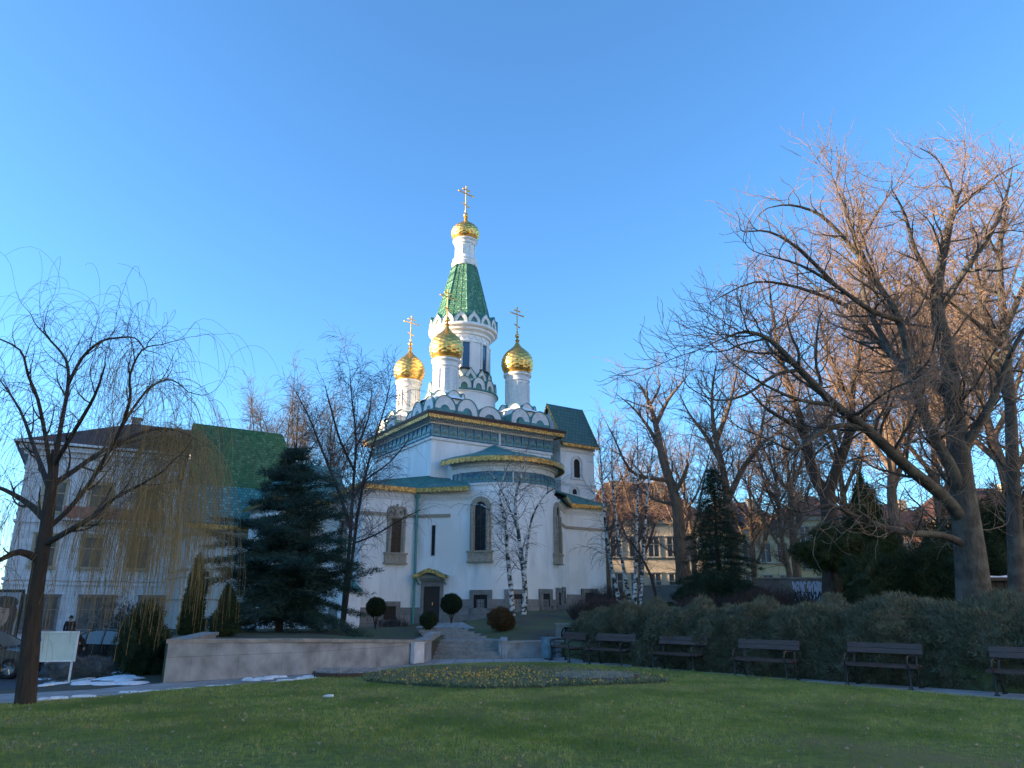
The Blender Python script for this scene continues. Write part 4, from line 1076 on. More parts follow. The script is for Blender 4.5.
for i, ((p, a, _), lb) in enumerate(zip(bl, labels_b)):
    place(bench, lb, (p[0], p[1], .0), R(a), copy=i > 0)
c = place(bench, 'park bench seen from its end beside the litter bin and low wall', (1.62, 25.6, .0), R(-68))
# litter bin
lb_ = thing('litter_bin', 'blue-grey litter bin behind the end of the farthest bench', 'bin', (1.25, 26.6, 0))
M['bin'] = mat('blue_grey_steel', (.16, .27, .32), .6, c2=(.10, .16, .20), scale=5)
b = MB(); b.lathe((0, 0, 0), [(.0, .05), (.2, .05), (.23, .1), (.25, .66), (.27, .68), (.27, .72), (.235, .72), (.22, .2), (0, .2)], 20); b.build('body', M['bin'], lb_, smooth=True, angle=30)
b = MB(); b.tube([(0, .28, 0), (0, .28, .8)], .025, 6); b.box((0, .28, .01), (.3, .12, .02)); b.box((0, .25, .6), (.1, .08, .05)); b.build('post', M['iron'], lb_)
# bench top behind the hedge
c = place(bench, 'pale bench behind the hedge at the foot of the dark yews', (14.2, 27.3, 1.12), R(8))

# ============================================================ sign board on the left
sg = at(51, 665, 19.3); gz = G(sg.x, sg.y)
sign = thing('notice_board', 'white notice board on two posts beside the weeping willow trunk', 'sign', (sg.x, sg.y, gz), R(10))
ztop = at(55, 632, 19.3).z-gz; zbot = at(55, 661, 19.3).z-gz
M['board'] = mat('pale_board', (.58, .64, .56), .6, c2=(.50, .56, .50), scale=2)
b = MB(); b.box((0, 0, (ztop+zbot)/2), (1.0, .035, ztop-zbot)); pn = b.build('panel', M['board'], sign)
b = MB()
for z in (ztop, zbot): b.box((0, -.005, z), (1.05, .06, .035))
for s in (-1, 1): b.box((s*.51, -.005, (ztop+zbot)/2), (.035, .06, ztop-zbot+.04))
b.build('frame', M['white_trim'], sign)
for s in (-1, 1):
    b = MB(); b.tube([(s*.44+.02*s, .03, -.1), (s*.44, .03, ztop)], .028, 6); b.build('post', M['white_trim'], sign)
M['blue_ink'] = mat('blue_print', (.05, .20, .55), .5)
b = MB(); y = -.0195; 
b.add([(-.47, y, ztop-.12), (-.33, y, ztop-.10), (-.30, y, ztop-.2), (-.36, y, ztop-.26), (-.31, y, ztop-.38), (-.33, y, ztop-.5), (-.4, y, ztop-.36), (-.47, y, ztop-.44)], [(0, 1, 2, 3), (0, 3, 6, 7), (3, 4, 5, 6)])
b.build('blue_emblem', M['blue_ink'], pn)

# ============================================================ cars
M['car_black'] = mat('dark_blue_car_paint', (.012, .015, .022), .25, spec=.7); M['car_grey'] = mat('black_car_paint', (.01, .011, .012), .25, spec=.7)
M['tyre'] = mat('tyre_rubber', (.012, .012, .012), .85); M['rim'] = mat('alloy', (.35, .35, .36), .35, .9); M['car_glass'] = mat('car_glass', (.03, .045, .05), .06, spec=.9)
M['lamp_red'] = mat('red_lamp_glass', (.25, .01, .01), .2); M['lamp_clear'] = mat('clear_lamp_glass', (.5, .5, .52), .1); M['chrome'] = mat('chrome', (.6, .6, .62), .15, 1)
def make_car(label, loc, rz, paint, hatch=True):
    t = thing('parked_car', label, 'car', loc, rz, 'cars parked on the street')
    # side profile lofted across the width with tumblehome
    low_ = [(-2.05, .35), (-2.12, .55), (-2.08, .82), (-1.95, .93), (-1.2, .98), (0, 1.0), (.9, .97), (1.6, .88), (2.0, .74), (2.12, .55), (2.08, .32)]
    W_ = .88; ys_ = [-1, -.97, -.8, 0, .8, .97, 1]; b = MB(); rings = []
    for q in ys_:
        sc = 1-.06*abs(q)**4; zz = 1-.05*abs(q)**3
        rings.append([(x*sc, q*W_, .3+(z-.3)*zz if z > .4 else z) for x, z in low_])
    n = len(low_); b.loft(rings, close=False); b.add(rings[0], [tuple(range(n))]); b.add(rings[-1], [tuple(range(n-1, -1, -1))]); b.add([r[0] for r in rings]+[r[-1] for r in rings], [(i, i+1, 8+i, 7+i) for i in range(6)])
    b.build('body', paint, t, smooth=True, angle=40)
    cab = [(-1.85, .95), (-1.6, 1.30), (-1.3, 1.45), (-.4, 1.49), (.25, 1.42), (1.05, .96)] if hatch else [(-1.5, .95), (-1.0, 1.35), (-.6, 1.43), (.0, 1.44), (.35, 1.36), (1.1, .95)]
    b = MB(); rings = []
    for q in (-.86, -.8, -.72, .72, .8, .86):
        k = (abs(q)-.72)/.14; rings.append([(x*(1-.03*k), q if abs(q) > .73 else q*.96, z-(.0 if abs(q) < .73 else .05*k*(z > 1.2)*2)) for x, z in cab])
    rings = [[(x, s*(.86 if z < 1 else .86-(z-.95)*.32), z) for x, z in cab] for s in (-1, 1)]
    b.loft(rings, close=False); m_ = len(cab)
    b.build('roof', paint, t, smooth=True, angle=30)
    b = MB()
    for s in (-1, 1):
        b.add([(x, s*((.86 if z < 1 else .86-(z-.95)*.32)+.004), z) for x, z in cab], [tuple(range(m_)) if s < 0 else tuple(range(m_-1, -1, -1))])
    for (x0_, z0_), (x1_, z1_), f0, f1 in ((cab[-1], cab[-2], .06, .95), (cab[0], cab[1], .1, .95)):
        vs = []
        for f in (f0, f1):
            x = x0_+(x1_-x0_)*f; z = z0_+(z1_-z0_)*f; w_ = .80 if z < 1 else .80-(z-.95)*.32
            off = .012 if x0_ > 0 else -.012; vs += [(x+off, -w_, z+.008), (x+off, w_, z+.008)]
        b.add(vs, [(0, 1, 3, 2)])
    b.build('glazing', M['car_glass'], t)
    for s in (-1, 1):
        b = MB()
        for x in (-.35, .35 if hatch else .3): b.box((x, s*.80, 1.17), (.05, .05, .5), 0, 0, Matrix.Rotation(s*R(18), 3, 'X'))
        for i in range(m_-1):
            w = lambda z: (.865 if z < 1 else .865-(z-.95)*.32)
            b.tube([(cab[i][0], s*w(cab[i][1]), cab[i][1]), (cab[i+1][0], s*w(cab[i+1][1]), cab[i+1][1])], .03, 5)
        b.build('pillar', paint, t)
    for x in (-1.32, 1.32):
        for s in (-1, 1):
            w = thing('wheel', None, None, (x, s*.80, .32)); w.parent = t
            b = MB(); Mx = Matrix.Rotation(PI/2, 4, 'X'); b.xf = Mx; b.lathe((0, 0, 0), [(.2, -.1), (.29, -.11), (.32, -.07), (.32, .07), (.29, .11), (.2, .1)], 24); b.build('tyre', M['tyre'], w, smooth=True)
            b = MB(); b.xf = Mx
            for zz in (-1, 1): b.lathe((0, 0, 0), [(.0, .07*zz), (.05, .085*zz), (.19, .06*zz), (.21, .1*zz)], 20)
            for k in range(5): a = 2*PI*k/5; b.tube([(0, 0, .09*-s), (.19*math.cos(a), .19*math.sin(a), .09*-s)], .02, 4); b.tube([(0, 0, .09*s), (.19*math.cos(a), .19*math.sin(a), .09*s)], .02, 4)
            b.build('rim', M['rim'], w, smooth=True)
    for s in (-1, 1):
        b = MB(); b.ball((2.0, s*.62, .66), .17, 10, 6, sc=(.5, 1, .5)); b.build('headlight', M['lamp_clear'], t, smooth=True)
        b = MB(); b.ball((-2.03, s*.68, .78), .15, 10, 6, sc=(.4, .8, .8)); b.build('tail_light', M['lamp_red'], t, smooth=True)
        b = MB(); b.ball((.75, s*.98, 1.0), .1, 8, 6, sc=(.6, 1, .7)); b.build('wing_mirror', paint, t, smooth=True)
    b = MB(); b.box((2.12, 0, .45), (.02, .5, .11)); b.build('number_plate', M['white_trim'], t)
    return t
cp = at(-22, 672, 26.2); make_car('dark blue hatchback cut off by the left edge beyond the willow', (cp.x, 26.2, G(cp.x, 26.2)+.02), R(8), M['car_black'])
cp = at(93, 662, 27.5); make_car('black car behind the notice board and the snowy shrub', (cp.x, 28.3, G(cp.x, 28.3)+.02), R(172), M['car_grey'], False)
# ============================================================ vegetation
def tubes_np(polys, sides):
    """polys: list of (pts [(x,y,z)], radii). Returns V, F quads (grouped by length)"""
    groups = {}
    for p, r in polys: groups.setdefault(len(p), []).append((p, r))
    Vs = []; Fs = []; off = 0
    for n, g in groups.items():
        P = np.array([q[0] for q in g], float); Rr = np.array([q[1] for q in g], float); k = len(g)
        T = np.empty_like(P); T[:, 1:-1] = P[:, 2:]-P[:, :-2]; T[:, 0] = P[:, 1]-P[:, 0]; T[:, -1] = P[:, -1]-P[:, -2]
        T /= np.linalg.norm(T, axis=2)[..., None]+1e-9
        ref = np.zeros((k, 1, 3)); mt = T.mean(1); ref[:, 0, 0] = 1; ref[np.abs(mt[:, 0]) > .75, 0] = (0, 1, 0)
        A = np.cross(T, ref); A /= np.linalg.norm(A, axis=2)[..., None]+1e-9; B = np.cross(T, A)
        an = 2*np.pi*np.arange(sides)/sides
        V = P[:, :, None, :]+Rr[:, :, None, None]*(A[:, :, None, :]*np.cos(an)[None, None, :, None]+B[:, :, None, :]*np.sin(an)[None, None, :, None])
        Vs.append(V.reshape(-1, 3))
        base = np.arange(k)[:, None, None]*n*sides+np.arange(n-1)[None, :, None]*sides; i = np.arange(sides)[None, None, :]; j = (i+1) % sides
        F_ = np.stack([base+i, base+i+sides, base+j+sides, base+j], -1).reshape(-1, 4)+off
        Fs.append(F_); off += k*n*sides
    return np.concatenate(Vs), np.concatenate(Fs)

def rdir(rd):
    while True:
        x, y, z = rd.uniform(-1, 1), rd.uniform(-1, 1), rd.uniform(-1, 1); d = x*x+y*y+z*z
        if .01 < d < 1: d = math.sqrt(d); return x/d, y/d, z/d
def norm(v):
    d = math.sqrt(v[0]**2+v[1]**2+v[2]**2)+1e-9; return v[0]/d, v[1]/d, v[2]/d
def path_of(rd, p, d, L, n, wob, trop, tw):
    pts = [p]; s = L/n
    for i in range(n):
        r = rdir(rd); d = norm((d[0]+r[0]*wob+trop[0]*tw, d[1]+r[1]*wob+trop[1]*tw, d[2]+r[2]*wob+trop[2]*tw))
        p = (p[0]+d[0]*s, p[1]+d[1]*s, p[2]+d[2]*s); pts.append(p)
    return pts, d
def side_dir(rd, d, ang):
    r = rdir(rd); k = r[0]*d[0]+r[1]*d[1]+r[2]*d[2]; q = norm((r[0]-k*d[0], r[1]-k*d[1], r[2]-k*d[2]))
    c, s = math.cos(ang), math.sin(ang); return (d[0]*c+q[0]*s, d[1]*c+q[1]*s, d[2]*c+q[2]*s)
def branch(rd, store, lev, specs, pts, r0, r1, L):
    """register a limb and grow its children"""
    n = len(pts)-1; store[lev].append((pts, [r0+(r1-r0)*i/n for i in range(n+1)]))
    if lev+1 >= len(specs): return
    S_ = specs[lev+1]; cnt = S_['n'] if S_['n'] > 0 else 0
    cnt = max(1, int(cnt*rd.uniform(.8, 1.2)+.5)*1) if 'dens' not in S_ else max(1, int(L*S_['dens']*rd.uniform(.8, 1.2)))
    f0 = S_.get('from', .2)
    for k in range(cnt):
        f = f0+(1-f0)*((k+rd.random()*.8)/cnt) if k < cnt-1 else 1.0
        s = f*n; i = min(int(s), n-1); t = s-i; a, c = pts[i], pts[i+1]
        p = (a[0]+(c[0]-a[0])*t, a[1]+(c[1]-a[1])*t, a[2]+(c[2]-a[2])*t); d = norm((c[0]-a[0], c[1]-a[1], c[2]-a[2]))
        ang = R(rd.uniform(*S_['ang'])) if f < 1 else R(rd.uniform(5, 25))
        dd = side_dir(rd, d, ang); up = S_.get('up', 0)
        if up and dd[2] < up: dd = norm((dd[0], dd[1], dd[2]+abs(up-dd[2])*.7))
        Lc = L*rd.uniform(*S_['len'])*(1-.45*(f if f < 1 else .5)) if 'abs' not in S_ else rd.uniform(*S_['abs'])
        Lc = min(Lc, S_.get('lmax', 2.6)); rb = (r0+(r1-r0)*f); rc = max(min(rb*S_.get('rr', .62), S_.get('rmax', 9)), S_.get('rmin', .004))
        pp, _ = path_of(rd, p, dd, Lc, S_['seg'], S_['wob'], S_.get('trop', (0, 0, 1)), S_.get('tw', .05))
        branch(rd, store, lev+1, specs, pp, rc, max(rc*S_.get('taper', .35), S_.get('tmin', .002)), Lc)

def bare_tree(name, label, cat, base, limbs, specs, bark, twig, seed, group=None, sides=(9, 6, 4, 3, 3), split=2, trunkL=True):
    """limbs: list of (pts, r0, r1) in metres relative to the base: the trunk and the main limbs"""
    rd = random.Random(seed); store = [[] for _ in specs]
    t = thing(name, label, cat, base, 0, group)
    for pts, r0, r1, grows in limbs:
        L = sum(math.dist(a, c) for a, c in zip(pts, pts[1:]))
        fine = smooth_curve(pts, 3)
        if grows: branch(rd, store, 0, specs, fine, r0, r1, L*grows)
        else:
            n = len(fine)-1; store[0].append((fine, [r0+(r1-r0)*i/n for i in range(n+1)]))
    Va, Fa, off = [], [], 0
    for l in range(split):
        if store[l]:
            v, f = tubes_np(store[l], sides[l]); Va.append(v); Fa.append(f+off); off += len(v)
    np_obj('trunk', np.concatenate(Va), np.concatenate(Fa), bark, t, smooth=True)
    Va, Fa, off = [], [], 0
    for l in range(split, len(specs)):
        if store[l]:
            v, f = tubes_np(store[l], sides[l]); Va.append(v); Fa.append(f+off); off += len(v)
    np_obj('crown', np.concatenate(Va), np.concatenate(Fa), twig, t)
    return t

M['bark_grey'] = mat('grey_smooth_bark', (.070, .060, .050), .9, c2=(.032, .027, .023), scale=6, bump=1.0, bscale=14, stretch=(2, 2, .35), c3=(.095, .09, .072), s3=2.2)
M['bark_dark'] = mat('dark_furrowed_bark', (.055, .038, .026), .95, c2=(.028, .02, .015), scale=8, bump=.9, bscale=12, stretch=(3, 3, .3))
M['bark_tan'] = mat('tan_bark', (.20, .135, .085), .9, c2=(.09, .06, .042), scale=5, bump=.9, bscale=12, stretch=(2, 2, .4))
M['twig_tan'] = mat('tan_twigs', (.27, .185, .135), .85, c2=(.17, .115, .085), scale=1.5)
M['twig_grey'] = mat('grey_brown_twigs', (.12, .095, .08), .85, c2=(.08, .062, .05), scale=1.5)
M['twig_plum'] = mat('dark_birch_twigs', (.12, .092, .088), .85, c2=(.08, .06, .058), scale=1.5)
M['twig_willow'] = mat('willow_twigs', (.27, .195, .075), .8, c2=(.16, .12, .05), scale=1.5)
def birch_bark():
    m = bpy.data.materials.new('white_birch_bark'); m.use_nodes = True; N = m.node_tree.nodes; L = m.node_tree.links; b = N['Principled BSDF']; b.inputs['Roughness'].default_value = .8
    tc = N.new('ShaderNodeTexCoord'); mp = N.new('ShaderNodeMapping'); mp.inputs['Scale'].default_value = (3, 3, 5.5); L.new(tc.outputs['Object'], mp.inputs[0])
    nz = N.new('ShaderNodeTexNoise'); nz.inputs['Scale'].default_value = 1.1; nz.inputs['Detail'].default_value = 5; nz.inputs['Roughness'].default_value = .7; L.new(mp.outputs[0], nz.inputs['Vector'])
    cr = N.new('ShaderNodeValToRGB'); L.new(nz.outputs[0], cr.inputs[0]); cr.color_ramp.elements[0].position = .46; cr.color_ramp.elements[0].color = (.02, .018, .016, 1); cr.color_ramp.elements[1].position = .53; cr.color_ramp.elements[1].color = (.55, .54, .51, 1)
    L.new(cr.outputs[0], b.inputs['Base Color']); return m
M['birch'] = birch_bark()

# ---------- the big grey tree on the right (limbs traced in plan and height, with their own depth)
def rel(base, *pp): return [tuple(at(px, py, Y)-Vector(base)) for px, py, Y in pp]
bp_ = at(972, 604, 23.5); bz = H(bp_.x, 23.5); base = (bp_.x, 23.5, bz)
specs_big = [dict(n=0), dict(n=0, dens=2.6, ang=(30, 65), len=(.22, .42), lmax=2.8, seg=7, wob=.30, tw=.03, rr=.5, rmax=.05, rmin=.018, taper=.35, **{'from': .2}, up=.0),
             dict(n=0, dens=4.4, ang=(30, 70), len=(.35, .65), seg=6, wob=.30, tw=.045, rr=.55, rmax=.028, rmin=.012, taper=.45, **{'from': .12}),
             dict(n=0, dens=4.4, ang=(30, 65), abs=(.3, .9), seg=4, wob=.30, tw=.07, rr=.6, rmax=.013, rmin=.009, taper=.65, **{'from': .12}),
             dict(n=0, dens=4.0, ang=(20, 45), abs=(.12, .4), seg=2, wob=.2, tw=.2, rr=.8, rmax=.009, rmin=.007, taper=.8, **{'from': .2})]
limbs = [
    (rel(base, (974, 625, 23.5), (973, 590, 23.5), (968, 540, 23.4), (962, 490, 23.4), (956, 430, 23.4), (948, 360, 23.3), (936, 300, 23.2), (945, 245, 23.2), (956, 200, 23.2), (962, 190, 23.3)), .56, .03, .7),
    (rel(base, (960, 500, 23.4), (952, 470, 23.1), (930, 430, 22.7), (912, 380, 22.4), (900, 320, 22.2), (872, 275, 22.0), (852, 230, 21.8), (842, 200, 21.8)), .22, .03, .8),
    (rel(base, (962, 520, 23.4), (945, 498, 22.8), (905, 465, 21.8), (868, 430, 21.0), (835, 405, 20.4), (800, 370, 19.8), (770, 340, 19.4), (745, 332, 19.2), (725, 338, 19.0)), .22, .02, .8),
    (rel(base, (966, 545, 23.3), (940, 535, 22.8), (900, 532, 22.2), (860, 518, 21.6), (830, 505, 21.0), (800, 512, 20.6), (770, 498, 20.3)), .13, .018, .7),
    (rel(base, (958, 455, 23.4), (975, 430, 23.0), (995, 395, 22.6), (1010, 355, 22.4), (1030, 320, 22.2), (1050, 290, 22)), .17, .02, .8),
    (rel(base, (951, 400, 23.3), (930, 378, 23.8), (895, 358, 24.4), (868, 330, 25), (845, 305, 25.4), (820, 290, 25.8), (790, 262, 26)), .16, .02, .8),
    (rel(base, (868, 430, 21.0), (845, 425, 20.6), (820, 432, 20.2), (795, 450, 19.8), (770, 440, 19.6), (745, 430, 19.3)), .09, .015, .8),
    (rel(base, (872, 275, 22.0), (850, 245, 21.6), (820, 215, 21.3), (790, 205, 21.1), (768, 208, 21)), .09, .014, .85),
    (rel(base, (835, 285, 20.8), (800, 250, 20.2), (770, 232, 19.8), (745, 232, 19.6)), .07, .014, .85),
    (rel(base, (845, 305, 25.4), (800, 288, 25), (755, 282, 24.5), (715, 300, 24)), .08, .014, .85),
    (rel(base, (835, 405, 20.4), (800, 400, 19.6), (765, 385, 19), (730, 362, 18.6)), .07, .014, .85),
    (rel(base, (940, 310, 23.2), (965, 270, 22.6), (990, 235, 22.2), (1005, 200, 22.0), (1012, 170, 22)), .13, .02, .8),
    (rel(base, (900, 320, 22.2), (870, 310, 21.4), (835, 285, 20.8), (800, 265, 20.4), (765, 255, 20)), .10, .015, .8),
    (rel(base, (912, 380, 22.4), (890, 350, 23.2), (865, 300, 24), (860, 250, 24.6), (876, 215, 25), (892, 190, 25.2)), .13, .02, .8),
    (rel(base, (936, 290, 23.2), (915, 250, 22.6), (905, 215, 22.2), (892, 190, 22)), .10, .02, .8),
    (rel(base, (800, 370, 19.8), (775, 375, 19.6), (745, 395, 19.2), (715, 400, 19.0), (690, 388, 18.9)), .06, .012, .8),
]
bare_tree('broad_tree', 'large bare grey tree with a thick trunk and sweeping limbs behind the hedge', 'tree', base, limbs, specs_big, M['bark_grey'], M['twig_tan'], 11, split=2)
# root flare
# ---------- generic bare tree by rule
def auto_limbs(rd, h, r, trunk_h, n, spread, lean=(0, 0), upw=.6, fork=True, curve=.25):
    limbs = []; top = (lean[0]*h*.5, lean[1]*h*.5, h*.80)
    tp = [(0, 0, -.3)]
    for i in range(1, 7):
        t = i/6; tp.append((top[0]*t+rd.uniform(-1, 1)*h*.012, top[1]*t+rd.uniform(-1, 1)*h*.012, h*.92*t))
    limbs.append((tp, r, r*.10, .55))
    for k in range(n):
        f = trunk_h+(0.80-trunk_h)*(k+.3*rd.random())/n; s = f/.92*6; i = min(int(s), 5); q = s-i
        p = [tp[i][j]+(tp[i+1][j]-tp[i][j])*q for j in range(3)]
        a = k*2.4+rd.uniform(-.5, .5); out = spread*(1-.55*(f-trunk_h))*rd.uniform(.8, 1.1); rise = h*rd.uniform(.75, 1.0)*(1-f)*upw+.12*h
        pts = [tuple(p)]
        for m_ in range(1, 5):
            u = m_/4; pts.append((p[0]+math.cos(a+curve*u)*out*u, p[1]+math.sin(a+curve*u)*out*u, p[2]+rise*(u**1.25)+rd.uniform(-.02, .02)*h))
        limbs.append((pts, r*(1-f)*.62+.02, .02, .8))
    return limbs
specs_mid = [dict(n=0), dict(n=0, dens=2.0, ang=(28, 60), len=(.24, .46), seg=6, wob=.3, tw=.03, rr=.5, rmax=.06, rmin=.02, taper=.3, **{'from': .15}),
             dict(n=0, dens=4.0, ang=(30, 70), len=(.35, .62), seg=5, wob=.3, tw=.05, rr=.55, rmax=.024, rmin=.014, taper=.5, **{'from': .1}),
             dict(n=0, dens=5.2, ang=(28, 62), abs=(.35, 1.0), seg=3, wob=.3, tw=.07, rr=.65, rmax=.015, rmin=.012, taper=.75, **{'from': .1})]
def auto_tree(name, label, base, h, r, trunk_h, n, spread, bark, twig, seed, lean=(0, 0), group=None, upw=.6):
    rd = random.Random(seed); return bare_tree(name, label, 'tree', base, auto_limbs(rd, h, r, trunk_h, n, spread, lean, upw), specs_mid, bark, twig, seed, group, sides=(8, 5, 3, 3))
def gp(px, Y): 
    p = at(px, 600, Y); return (p.x, Y, H(p.x, Y))
# tree with the leaning tan trunk beside the cream house
g = gp(683, 48); 
limbs = [(rel(g, (688, 625, 48), (684, 580, 48), (680, 540, 48), (676, 500, 48), (663, 460, 48.2), (656, 425, 48.5), (648, 400, 48.8), (640, 385, 49)), .55, .06, .6),
         (rel(g, (668, 480, 48), (650, 478, 47.5), (630, 470, 47), (615, 440, 46.8), (605, 420, 46.6)), .16, .02, .9),
         (rel(g, (662, 455, 48.2), (650, 430, 48.6), (635, 410, 49), (622, 398, 49.4)), .18, .02, 1),
         (rel(g, (656, 425, 48.5), (668, 400, 48), (680, 385, 47.6), (690, 372, 47.3)), .16, .02, 1),
         (rel(g, (673, 495, 48), (682, 480, 47.4), (688, 465, 47)), .20, .10, .9),
         (rel(g, (676, 505, 48), (655, 500, 49), (640, 490, 50), (625, 492, 50.6)), .12, .02, .9),
         (rel(g, (650, 405, 48.8), (660, 385, 50), (652, 368, 51)), .10, .02, 1)]
bare_tree('broad_tree', 'leaning sunlit bare tree with a stout trunk in front of the cream house', 'tree', g, limbs, specs_mid, M['bark_tan'], M['twig_tan'], 21, sides=(8, 5, 3, 3))
g = gp(732, 52)
limbs = [(rel(g, (738, 625, 52), (735, 560, 52), (728, 500, 52), (722, 465, 52), (714, 430, 52), (712, 395, 52), (716, 365, 52)), .42, .04, .7),
         (rel(g, (728, 500, 52), (742, 470, 51.5), (758, 445, 51), (765, 410, 50.6), (775, 380, 50.3)), .25, .03, .9),
         (rel(g, (722, 465, 52), (705, 435, 52.5), (690, 415, 53), (680, 395, 53.4)), .2, .02, .9),
         (rel(g, (716, 440, 52), (728, 410, 51), (735, 380, 50.5), (740, 350, 50)), .2, .02, .9),
         (rel(g, (758, 445, 51), (780, 430, 51.5), (800, 400, 52)), .13, .02, .9)]
bare_tree('broad_tree', 'bare tree whose trunk rises behind the dark spruce', 'tree', g, limbs, specs_mid, M['bark_tan'], M['twig_tan'], 22, sides=(8, 5, 3, 3))
g = gp(830, 36)
limbs = [(rel(g, (832, 620, 36), (832, 570, 36), (830, 520, 36), (826, 485, 36)), .50, .36, .2),
         (rel(g, (828, 500, 36), (812, 470, 36.2), (804, 430, 36.6), (790, 390, 37), (778, 350, 37.4), (772, 310, 37.6), (768, 275, 38)), .30, .03, .8),
         (rel(g, (827, 495, 36), (838, 465, 35.6), (850, 430, 35.2), (852, 390, 35), (862, 340, 34.8), (870, 290, 34.6), (872, 250, 34.6)), .30, .03, .8),
         (rel(g, (804, 430, 36.6), (785, 420, 36), (762, 405, 35.4), (742, 380, 35)), .15, .02, .9),
         (rel(g, (851, 400, 35), (835, 370, 36), (822, 330, 37), (815, 280, 37.6)), .15, .02, .9),
         (rel(g, (850, 430, 35.2), (870, 410, 34.4), (890, 380, 34), (905, 340, 33.6)), .16, .02, .9)]
bare_tree('broad_tree', 'bare tree with a dark stout trunk forking low, left of the big grey tree', 'tree', g, limbs, specs_mid, M['bark_dark'], M['twig_tan'], 23, sides=(9, 5, 3, 3))
g = gp(1016, 27)
limbs = [(rel(g, (1019, 625, 27), (1016, 560, 27), (1013, 480, 27), (1010, 400, 27), (1004, 330, 27), (1000, 270, 27), (1002, 230, 27), (1008, 200, 27)), .32, .03, .7),
         (rel(g, (1010, 400, 27), (992, 350, 27.4), (980, 300, 28), (975, 250, 28.5), (968, 200, 29)), .2, .02, .8),
         (rel(g, (1004, 330, 27), (1022, 290, 26.5), (1040, 240, 26)), .17, .02, .8),
         (rel(g, (1006, 350, 27), (985, 330, 26), (960, 310, 25.5), (935, 290, 25)), .12, .02, .8)]
bare_tree('broad_tree', 'bare tree with a slim dark trunk at the right edge of the photo', 'tree', g, limbs, specs_mid, M['bark_grey'], M['twig_tan'], 24, sides=(8, 5, 3, 3))
# sunlit trees farther back on the right
far = [(905, 46, 21, .42, 'first tall sunlit tree behind the limbs of the big grey tree, left side'), (990, 44, 22, .5, 'sunlit tree with a thick orange trunk just right of the big grey trunk'),
       (948, 52, 22, .42, 'tall sunlit tree hidden behind the big grey trunk'), (862, 56, 19, .40, 'sunlit tree rising behind the pointed thuja'), (1030, 38, 20, .4, 'sunlit tree past the right edge behind the slim dark trunk'),
       (800, 60, 17, .36, 'sunlit tree between the dark spruce and the forked trunk')]
for i, (px, Y, h, r, lb) in enumerate(far):
    auto_tree('broad_tree', lb, gp(px, Y), h, r, .30, 9, h*.26, M['bark_tan'], M['twig_tan'], 40+i, (random.Random(i).uniform(-.15, .15), 0), 'bare trees in the park on the right', .75)
for i, (px, Y, h, r, lb) in enumerate([(640, 64, 13.5, .26, 'small sunlit tree before the left part of the cream town house'), (697, 60, 14, .26, 'small sunlit tree between the leaning tree and the dark spruce'), (755, 62, 14, .28, 'small sunlit tree just right of the dark spruce'), (792, 54, 13, .26, 'small sunlit tree before the gap between the yellowish houses'), (610, 66, 14, .24, 'small sunlit tree close to the right corner of the church')]):
    auto_tree('broad_tree', lb, gp(px, Y), h, r, .22, 9, h*.3, M['bark_tan'], M['twig_tan'], 140+i, (random.Random(i).uniform(-.1, .1), 0), 'bare trees in the park on the right', .75)
# trees beyond the roofs on the left
for i, (px, Y, h, lb) in enumerate([(243, 78, 24.5, 'bare tree above the left end of the green roof'), (283, 74, 24.5, 'bare tree above the right end of the green roof'), (322, 80, 24.0, 'bare tree behind the left birch above the teal roof')]):
    p = at(px, 600, Y); auto_tree('broad_tree', lb, (p.x, Y, -.3), h, .35, .35, 9, 5.0, M['bark_dark'], M['twig_grey'], 60+i, group='bare trees beyond the left roofs')

# ---------- birches
specs_birch = [dict(n=0), dict(n=0, dens=4.4, ang=(30, 65), len=(.18, .36), seg=6, wob=.18, trop=(0, 0, 1), tw=.04, rr=.36, rmax=.022, rmin=.013, taper=.35, **{'from': .25}),
               dict(n=0, dens=5.0, ang=(25, 60), len=(.35, .65), seg=5, wob=.2, trop=(0, 0, -1), tw=.06, rr=.5, rmax=.013, rmin=.010, taper=.6, **{'from': .08}),
               dict(n=0, dens=5.5, ang=(20, 50), abs=(.25, .8), seg=4, wob=.2, trop=(0, 0, -1), tw=.18, rr=.6, rmax=.010, rmin=.008, taper=.8, **{'from': .08})]
def birch(label, stems, g, seed, k=1.0, bark=None):
    limbs = [(rel(g, *s[0]), s[1], .02, k) for s in stems]
    return bare_tree('birch_tree', label, 'tree', g, limbs, specs_birch, bark or M['birch'], M['twig_plum'], seed, sides=(8, 4, 3, 3), split=1)
p = at(345, 632, 38); g = (p.x, 38, H(p.x, 38))
birch('wide bare birch with several stems between the cedar and the church', [
    ([(342, 636, 38), (345, 590, 38), (350, 540, 38), (353, 490, 38), (356, 440, 38.2), (352, 400, 38.4), (350, 375, 38.5)], .13),
    ([(344, 620, 38), (352, 560, 37.4), (360, 500, 37), (372, 450, 36.8), (384, 410, 36.6), (390, 385, 36.4)], .10),
    ([(351, 530, 38), (338, 490, 38.6), (322, 450, 39), (308, 415, 39.4), (296, 392, 39.8)], .10),
    ([(352, 500, 38), (366, 480, 38), (390, 462, 38), (410, 438, 38)], .07),
    ([(354, 470, 38), (340, 440, 37.4), (330, 405, 37), (325, 385, 36.8)], .08),
    ([(355, 450, 38.1), (368, 420, 38.8), (372, 390, 39.4)], .07), ([(349, 545, 38), (375, 535, 37.5), (400, 520, 37.2), (420, 510, 37)], .05)], g, 31, .75, M['bark_dark'])
p = at(517, 614, 38.5); g = (p.x, 38.5, H(p.x, 38.5))
